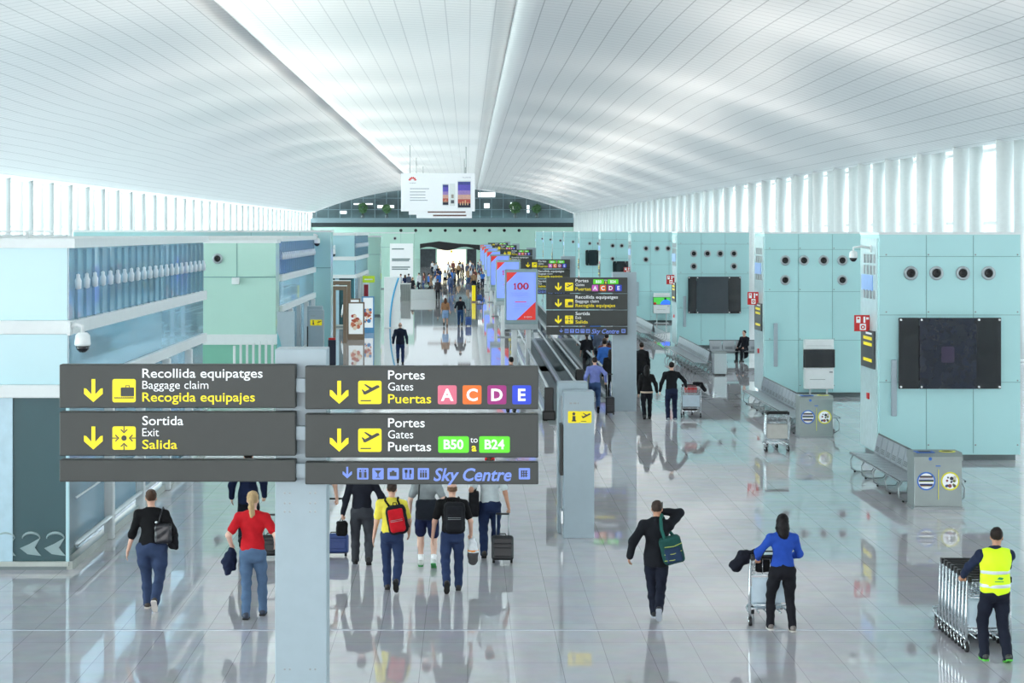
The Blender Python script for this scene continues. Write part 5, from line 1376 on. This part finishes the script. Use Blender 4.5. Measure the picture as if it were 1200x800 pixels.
# man in yellow
r, J = person('man in a yellow t-shirt and blue jeans wearing a red and black backpack', P0(459, 692), 1.72, rz=-.03, top=(246, 226, 84), sleeve='short', hem=.86, legs=DEN3, shoe=(52, 46, 44), hair=(62, 50, 44), skin=0,
    feet=[(-.08, .16, .085, 0), (.09, -.26, .20, 55)], hands=[(-.29, .03, .86), (.27, .12, .92)], build=1.06, lean=(0, .03))
backpack(r, J, 'red and black backpack worn by the man in yellow', (28, 30, 36), (196, 28, 40), c=(.10, -.2, 1.16), sz=(.16, .11, .23), tilt=-.18, strapx=.1)
# hidden-head walker in shorts
r, J = person('person in a grey t-shirt, navy shorts and white socks', P0(500, 664), 1.78, top=(150, 156, 158), sleeve='short', hem=.88, legs=(30, 38, 72), legtype='shorts', shoe=(206, 210, 206), sole=(60, 150, 80), hair=(80, 60, 46), skin=2,
    feet=[(-.1, .10, .085, 0), (.12, -.14, .12, 30)], hands=[(-.28, .06, .9), (.3, .02, .9)])
sk = MB()
for i in (0, 1): sk.tube([J['ankle', i] + V3(0, 0, .0), J['ankle', i].lerp(J['knee', i], .25)], .048, M_signwhite, n=12); sk.tube([J['ankle', i].lerp(J['knee', i], .25), J['ankle', i].lerp(J['knee', i], .26)], .05, M_signwhite, n=12)
sk.build('socks', r)
cp = SDF(); hd = J['head']; cp.ell(hd + V3(0, -.01, .05), (.09, .105, .075), .02).cut((0, 0, -1), -(hd.z + .03)); cp.build('cap', cloth((196, 28, 36)), .01, r)
bb = carry('shoulder_bag', 'black shoulder bag at the back of the walker in navy shorts', 'bag', r)
SDF().box((.02, -.2, 1.0), (.2, .07, .17), .05).build('bag', cloth((34, 38, 46)), .012, bb, .003, 18); MB().tube([(-.14, -.17, 1.12), (-.12, -.15, 1.4), (-.1, -.06, 1.545), (-.02, .12, 1.4), (.1, .16, 1.2), (.19, -.05, 1.08), (.18, -.16, 1.08)], .014, M_black, n=6).build('strap', bb)
# man in black with black backpack
r, J = person('man in a black t-shirt and blue jeans wearing a black backpack', P0(530, 693), 1.74, rz=.02, top=(22, 22, 24), sleeve='short', hem=.92, legs=DEN3, shoe=(40, 38, 40), hair=(120, 92, 72), hairstyle='bald', skin=0,
    feet=[(-.09, -.24, .18, 50), (.1, .16, .085, 0)], hands=[(-.31, .02, .88), (.30, .08, .90)], build=1.1, grip=(0, 1))
backpack(r, J, 'black backpack worn by the man in the black t-shirt', (26, 27, 31), (32, 33, 38), c=(.03, -.21, 1.2), sz=(.17, .1, .25), strapx=.1)
pb = carry('carrier_bag', 'white, orange and grey plastic bag in the hand of the man with the black backpack', 'bag', r)
SDF().cone((.32, .08, .80), (.33, .08, .62), .05, .085, .03).build('bag', cloth((226, 230, 234)), .012, pb, .006, 18)
SDF().cone((.33, .08, .58), (.33, .08, .48), .09, .075, .03).build('dark_contents', cloth((78, 76, 78)), .012, pb, .004, 18); MB().lathe([(.083, 0), (.09, .03)], (.33, .08, .62), mat('bag_orange', (236, 140, 40), .5), n=14).build('orange_band', pb)
# man in pale tee with black trolley case
r, J = person('man in a pale grey t-shirt and dark jeans pulling a black wheeled suitcase', P0(574, 653), 1.78, top=(206, 216, 218), sleeve='short', hem=.92, legs=(32, 46, 78), shoe=(50, 44, 40), hair=(70, 52, 42), skin=1, feet=[(-.1, -.1, .11, 26), (.1, .1, .085, 0)],
    hands=[(-.30, .0, .98), (.33, -.1, .84)], grip=(0, 1), build=1.1, legw=1.06)
cp = SDF(); hd = J['head']; cp.ell(hd + V3(0, -.01, .05), (.09, .105, .075), .02).cut((0, 0, -1), -(hd.z + .03)); cp.build('cap', cloth((196, 28, 36)), .01, r)
bb = carry('shoulder_bag', 'black shoulder bag at the left side of the man pulling the black suitcase', 'bag', r)
SDF().box((-.28, -.06, .95), (.09, .13, .22), .04).build('bag', cloth((28, 28, 32)), .012, bb, .003, 18); MB().tube([(-.26, -.1, 1.15), (-.2, -.12, 1.4), (-.15, -.03, 1.56), (-.2, .12, 1.42), (-.26, .06, 1.15)], .015, M_black, n=6).build('strap', bb)
suitcase('black wheeled suitcase with raised handle behind the man in the pale t-shirt', P0(589, 660), 0, (24, 25, 30), w=.38, h=.42, tilt=-.1, handle=.36)
# man with green bag, phone at his ear
r, J = person('man in a black jacket on the phone with a green bag over his shoulder', P0(769, 726), 1.74, rz=-.06, top=(24, 26, 32), sleeve='long', hem=.80, jacket=True, legs=(28, 32, 46), shoe=(30, 30, 34), sole=(170, 176, 186), hair=(64, 52, 46), skin=1,
    feet=[(-.02, .2, .085, 0), (.03, -.24, .2, 56)], hands=[(-.39, -.02, .94), (.10, .13, 1.58)], elbow=[(-.6, -1, 0), (1, -.1, -.35)], grip=(.3, 1), palm=[None, (-1, .2, .2)], build=1.05, head=(6, 4))
ph = carry('mobile_phone', 'dark mobile phone held to the ear of the man in the black jacket', 'phone', r)
MB().box(.082, .096, .0, .06, 1.60, 1.73, M_black, .006).build('case', ph); MB().box(.079, .082, .005, .055, 1.61, 1.72, M_blackglass).build('screen', ph)
gb_ = carry('shoulder_bag', 'green sports bag hanging at the right hip of the man on the phone', 'bag', r)
SDF().box((.22, -.17, 1.06), (.16, .10, .20), .06, R=np.array(Matrix.Rotation(-.25, 3, 'Y'))).build('bag', cloth((34, 76, 72)), .012, gb_, .004, 18)
SDF().box((.24, -.27, 1.0), (.12, .035, .11), .03, R=np.array(Matrix.Rotation(-.25, 3, 'Y'))).build('front_pocket', cloth((40, 58, 84)), .012, gb_, .003, 18)
m = MB()
for z in (1.13, 1.02, .93): m.tube([(.11, -.285, z - .02), (.24, -.31, z - .0), (.36, -.28, z + .05)], .006, mat('piping_lime', (170, 180, 80), .6), n=5)
m.build('piping', gb_)
MB().tube([(.12, -.22, 1.2), (.07, -.20, 1.35), (.06, -.13, 1.50), (.08, -.02, 1.545), (.12, .11, 1.45), (.2, .16, 1.28), (.3, .08, 1.16)], .024, cloth((40, 96, 88)), n=8).build('strap', gb_)
# woman in blue with a trolley
r, J = person('woman in a bright blue sweater and black trousers pushing a luggage trolley', P0(917, 739), 1.66, rz=.06, top=(40, 76, 168), sleeve='long', hem=.98, legs=(26, 26, 32), shoe=(120, 112, 108), sole=(200, 196, 190), hair=(24, 20, 22), hairstyle='long', skin=1,
    feet=[(-.16, .12, .085, 0), (.14, -.06, .085, 5)], hands=[(-.32, .22, 1.06), (.16, .3, 1.06)], elbow=[(-.8, -.8, -.2), (.8, -.8, -.2)], grip=(1, 1), palm=[(0, 0, -1), (0, 0, -1)], build=1.02, hips=1.1, legw=.98)
tx, ty = r.location.x - .12, r.location.y + .74
trolley('luggage trolley pushed by the woman in the blue sweater', (tx, ty, 0), 0)
o = thing('holdall', 'black holdall bag in the basket of the trolley pushed by the woman in blue', 'bag', (tx, ty, 0))
SDF().box((0, -.30, .88), (.21, .085, .12), .05).build('bag', cloth((20, 20, 24)), .013, o, .005, 18); MB().tube([(-.1, -.3, .99), (-.07, -.3, 1.06), (.07, -.3, 1.06), (.1, -.3, .99)], .012, M_black, n=6).build('handle', o)
o = thing('coat', 'black coat slung over the left side of the trolley pushed by the woman in blue', 'coat', (tx, ty, 0))
SDF().chain([(-.2, -.34, 1.04), (-.38, -.34, .98), (-.52, -.34, .86)], [.06, .09, .07], .05).chain([(-.36, -.3, 1.0), (-.46, -.3, .80)], [.08, .05], .05).build('cloth', cloth((26, 28, 38)), .013, o, .008, 18)
# cabin cases on its platform
o = thing('suitcase', 'pale suitcase lying on the platform of the trolley pushed by the woman in blue', 'suitcase', (tx, ty, 0))
SDF().box((0, .08, .32), (.2, .28, .12), .04).build('shell', mat('case_pale', (172, 190, 204), .4), .014, o); MB().tube([(-.07, -.21, .32), (-.06, -.24, .32), (.06, -.24, .32), (.07, -.21, .32)], .01, M_black, n=6).build('handle', o)
# attendant with the trolley train
r, J = person('attendant in a yellow high-visibility vest and navy trousers pushing nested trolleys', P0(1166, 774), 1.76, rz=.05, top=(34, 42, 66), sleeve='long', hem=.92, legs=(28, 32, 46), shoe=(60, 62, 60), sole=(90, 190, 70), hair=(40, 32, 28), skin=1,
    feet=[(-.12, .06, .085, 0), (.13, -.12, .1, 20)], hands=[(-.30, .40, 1.06), (.24, .42, 1.06)], elbow=[(-1, -.6, 0), (1, -.6, 0)], grip=(1, 1), palm=[(0, 0, -1), (0, 0, -1)], build=1.12, collar=True, head=(14, 2), legw=1.05)
s = J['s']; vt = SDF(); c, w_, p = J['chest'], J['waist'], J['pelvis']
vt.ell(c + V3(0, -.01, 0), (.215, .150, .21), .06).ell(w_, (.20, .148, .18), .06).ell(p + V3(0, 0, .03), (.20, .155, .17), .06).cone(J['sh', 0] + V3(.045, 0, .0), J['sh', 1] - V3(.045, 0, 0), .088, .088, .04)
vt.cut((0, 0, -1), -.86).cut((0, .3, 1), J['neck'].z + .02).cut((1, 0, 0), .225).cut((-1, 0, 0), .225)
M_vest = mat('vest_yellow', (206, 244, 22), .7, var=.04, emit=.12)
vst = vt.build('safety_vest', M_vest, .012, r, .003, 14)
def vband(z0, z1):
    q = SDF(); e = .004
    q.ell(c + V3(0, -.01, 0), (.215 + e, .150 + e, .21 + e), .06).ell(w_, (.20 + e, .148 + e, .18 + e), .06).ell(p + V3(0, 0, .03), (.20 + e, .155 + e, .17 + e), .06)
    q.cut((0, 0, -1), -z0).cut((0, 0, 1), z1).cut((1, 0, 0), .228).cut((-1, 0, 0), .228)
    o = q.build('reflective_band', mat('reflective_silver', (206, 212, 220), .35, .2), .010, vst)
vband(1.165, 1.215); vband(.985, 1.035)
m = MB(); m.prism([(-.03, 1.115), (.04, 1.10), (.06, 1.13), (.0, 1.14)], mat('vest_green', (40, 140, 90), .6), -.172, -.169); m.box(-.06, .06, -.172, -.169, 1.075, 1.085, mat('vest_green', (40, 140, 90), .6)); m.build('back_print', vst)
tx, ty = r.location.x + .0, r.location.y + .42 + .49
t0 = trolley('luggage trolley with its black handle nearest the attendant, rear of the nested train', (tx + .05, ty, 0), 0, group='nested trolleys of the train')
nums = ['second', 'third', 'fourth', 'fifth', 'sixth', 'seventh', 'eighth', 'ninth']
for i in range(8):
    dup(t0, (tx + .05, ty + .18 * (i + 1), 0), label='%s trolley from the attendant in the nested train%s' % (nums[i], ', at its front end' if i == 7 else ''))

# ------------------------------------------------------------------ middle distance
RS = .017
r, J = person('man in a lilac-blue shirt and jeans wheeling a slim black case', P0(697, 484), 1.75, top=(124, 134, 196), sleeve='long', hem=.88, legs=(60, 84, 124), shoe=(60, 56, 54), hair=(46, 34, 30), feet=BACKR, hands=[(-.3, .04, .9), (.34, -.1, 1.0)], grip=(0, 1), res=RS, build=1.08)
suitcase('slim black case with a tall silver handle right of the man in lilac', P0(715, 486), 0, (26, 30, 38), w=.28, h=.5, dp=.2, handle=.7)
r, J = person('person in black standing just left of the second sign post', P0(716, 470), 1.74, top=(26, 26, 30), sleeve='long', hem=.7, jacket=True, legs=(26, 26, 30), shoe=(24, 24, 26), hair=(40, 32, 28), hairstyle='long', res=RS)
r, J = person('person in a grey-blue shirt and jeans wearing a brown backpack by the walkway', P0(711, 445), 1.76, top=(116, 130, 156), sleeve='long', hem=.9, legs=(80, 112, 156), shoe=(60, 56, 54), hair=(36, 30, 28), feet=BACKL, res=RS)
backpack(r, J, 'dark brown backpack worn by the person beside the walkway', (66, 48, 48), (52, 38, 40), res=RS)
r, J = person('person in a black coat behind the couple, beside the second sign post', P0(752, 460), 1.76, top=(28, 28, 32), sleeve='long', hem=.7, jacket=True, legs=(26, 26, 30), shoe=(24, 24, 26), hair=(40, 32, 28), res=RS)
r, J = person('woman in a black hooded jacket holding the hand of the man with the trolley', P0(758, 491), 1.62, top=(26, 26, 28), sleeve='long', hem=.92, jacket=True, legs=(26, 28, 36), shoe=(34, 32, 34), hair=(24, 22, 24), hairstyle='long', hands=[(-.26, .04, .86), (.33, .02, .90)], feet=[(-.09, -.12, .12, 30), (.1, .12, .085, 0)], res=.015, hips=1.05)
m = MB(); m.lathe([(.195, 0), (.2, .05)], (0, -.005, .80), cloth((206, 184, 166)), n=18, sc=(1, .85)); m.build('jumper_hem', r)
r, J = person('man in a black sweater and dark jeans pushing a trolley beside the hooded woman', P0(787, 493), 1.76, top=(24, 26, 30), sleeve='long', hem=.88, legs=(30, 38, 62), shoe=(150, 156, 164), sole=(220, 220, 224), hair=(34, 28, 26), hands=[(-.34, .04, .90), (.46, .20, 1.02)], elbow=[(-.5, -1, 0), (.6, -1, 0)], res=.015, build=1.12)
tr_ = trolley('luggage trolley with a red box beside the man in the black sweater', P0(808, 488), 0)
o = thing('carton', 'red and white carton in the basket of the trolley by the couple', 'box', tr_.location)
MB().box(-.18, .18, -.36, -.22, .77, 1.0, mat('carton_pink', (190, 120, 124), .6), .01).build('body', o); MB().box(-.185, .185, -.365, -.215, .86, .91, M_red).build('band', o)
o = thing('coat', 'black coat hanging over the right handle of the trolley by the couple', 'coat', tr_.location)
SDF().chain([(.1, -.44, 1.06), (.3, -.42, 1.02), (.42, -.4, .86)], [.05, .07, .06], .04).build('cloth', cloth((24, 24, 30)), .015, o, .006, 18)
o = thing('suitcase', 'black suitcase on the platform of the trolley by the couple', 'suitcase', tr_.location)
SDF().box((0, .05, .32), (.22, .26, .12), .04).build('shell', mat('case_24_25_30', (24, 25, 30), .45), .015, o); MB().tube([(-.07, -.2, .32), (-.06, -.23, .32), (.06, -.23, .32), (.07, -.2, .32)], .01, M_black, n=6).build('handle', o)
g = P0(911, 529)
tA = trolley('parked luggage trolley beside the second bench row, the rear of two nested', (g[0], g[1] + .4, 0), 0, mat('parked_panel', (206, 204, 196), .4))
dup(tA, (g[0], g[1] + .6, 0), label='parked luggage trolley beside the second bench row, nested in front of the other')
r, J = person('bald man in a dark navy jacket and jeans walking alone up the left aisle', P0(469, 426), 1.76, top=(34, 40, 58), sleeve='long', hem=.84, jacket=True, legs=(44, 60, 100), shoe=(34, 32, 34), hair=(150, 130, 120), hairstyle='bald', hands=[(-.30, .02, .88), (.30, .04, .88)], feet=BACKL, res=RS, build=1.12)
r, J = person('woman in a tan top and light blue shorts walking beside the man in black', P0(522, 382), 1.68, top=(168, 124, 92), sleeve='mid', hem=1.0, legs=(160, 192, 232), legtype='shorts', shoe=(120, 84, 70), hair=(92, 58, 42), hairstyle='long', feet=BACKL, res=.02)
r, J = person('man in a black t-shirt and jeans walking beside the woman in light blue shorts', P0(539.5, 382), 1.76, top=(26, 30, 40), sleeve='mid', hem=.92, legs=(48, 78, 120), shoe=(50, 46, 46), hair=(40, 32, 28), feet=BACKR, hands=[(-.31, .1, .92), (.31, .0, .88)], res=.02, build=1.1)
suitcase('small blue wheeled case behind the man in the black t-shirt', P0(549, 382), 0, (60, 96, 168), w=.36, h=.5, handle=.4)
r, J = person('person dressed in dark grey standing at the end of the low white wall', P0(513, 351), 1.72, top=(70, 66, 70), sleeve='long', hem=.8, legs=(44, 42, 48), hair=(90, 74, 64), res=.024, lo=True)
r, J = person('person in blue jacket walking away in the middle of the far aisle', P0(528, 345), 1.75, top=(86, 104, 140), sleeve='long', hem=.86, legs=(60, 80, 120), hair=(70, 54, 46), res=.024, lo=True, feet=BACKL)
# person sitting on the far bench, mostly hidden by the block end
r, J = person('person in dark clothes sitting on the crosswise bench, half hidden by the block end', (12.15, 82.42, 0), 1.72, rz=math.radians(140), top=(28, 30, 38), sleeve='long', hem=.42, legs=(34, 36, 44), hair=(50, 40, 36), res=RS,
    hipz=-.38, feet=[(-.13, .46, .085, 0), (.14, .42, .085, 0)], hands=[(-.16, .3, .62), (.16, .32, .62)])
r, J = person('shop assistant in a white coat standing by the brown portal frames', P0(406, 385.5), 1.72, rz=.4, top=(232, 236, 240), sleeve='long', hem=.62, jacket=True, legs=(34, 36, 44), hair=(36, 28, 26), res=RS)
r, J = person('second shop assistant in white, partly behind the food poster stand', P0(414, 384), 1.7, rz=-.3, top=(226, 230, 236), sleeve='long', hem=.85, legs=(34, 36, 44), hair=(40, 30, 26), res=.02)
r, J = person('person whose dark head shows just above the gate letter boards', P0(599, 483), 1.74, top=(30, 30, 34), sleeve='long', hem=.85, legs=(34, 36, 44), hair=(26, 22, 22), res=RS)

# ------------------------------------------------------------------ people along the moving walkway and the far crowd
protos = []
rr = random.Random(11)
pal = [(40, 50, 84), (60, 110, 190), (30, 30, 36), (200, 206, 212), (110, 60, 56), (90, 100, 120), (150, 120, 90), (226, 226, 230)]
def far_person(i, loc, label, group, top, legs, hair, rz=0.):
    key = i % 4
    if len(protos) <= key:
        ro, _ = person(label, loc, (1.74, 1.68, 1.78, 1.64)[key], rz=rz, top=top, sleeve=('long', 'short', 'long', 'mid')[key], hem=(.82, .9, .9, .7)[key], legs=legs, hair=hair, hairstyle=('short', 'long', 'short', 'pony')[key],
                       feet=(BACKL, None, BACKR, None)[key], res=.03, lo=True, group=group)
        protos.append(ro); return ro
    ro = dup(protos[key], loc, rz, label, group)
    for ch in [c for c in COL.objects if c.parent == ro]:
        n = ch.name.split('.')[0]
        mt = {'shirt': cloth(top), 'jacket': cloth(top), 'trousers': cloth(legs), 'hair': hairm(hair)}.get(n)
        if mt: ch.material_slots[0].link = 'OBJECT'; ch.material_slots[0].material = mt
    return ro
leg_p = [(34, 38, 54), (52, 74, 116), (30, 30, 34), (90, 90, 96)]
hair_p = [(40, 32, 28), (84, 62, 48), (26, 22, 22), (150, 120, 84)]
for i in range(9):
    far_person(i, (5.0 + .4 * (i % 3) - .25 * (i % 2), 68.5 + i * 2.1, 0), 'traveller in the queue beside the walkway, glimpsed under the second sign', 'travellers beside the walkway', pal[(i * 3 + 1) % 8], leg_p[i % 4], hair_p[i % 3])
for i in range(9):
    far_person(i, (-6.2 + .42 * i + rr.uniform(-.15, .15), rr.uniform(164, 183), 0), 'small traveller standing behind the low white wall and grey counter', 'travellers behind the low wall', pal[(i * 5 + 3) % 8], leg_p[i % 4], hair_p[i % 4], rr.uniform(-2, 2))
pts = []
for i in range(200):
    px, py = rr.uniform(468, 566), rr.uniform(319, 341)
    if px < 512 and py > 330: continue
    g = gp(px, py)
    if g.x > -4.9 and all((g.x - q.x) ** 2 + (g.y - q.y) ** 2 > .8 for q in pts): pts.append(g)
    if len(pts) >= 42: break
for i, g in enumerate(pts):
    far_person(i + 1, (g.x, g.y, 0), 'small distant traveller in the crowd before the bright shop entrance', 'far crowd', pal[rr.randrange(8)], leg_p[rr.randrange(4)], hair_p[rr.randrange(4)], rr.uniform(-3, 3))
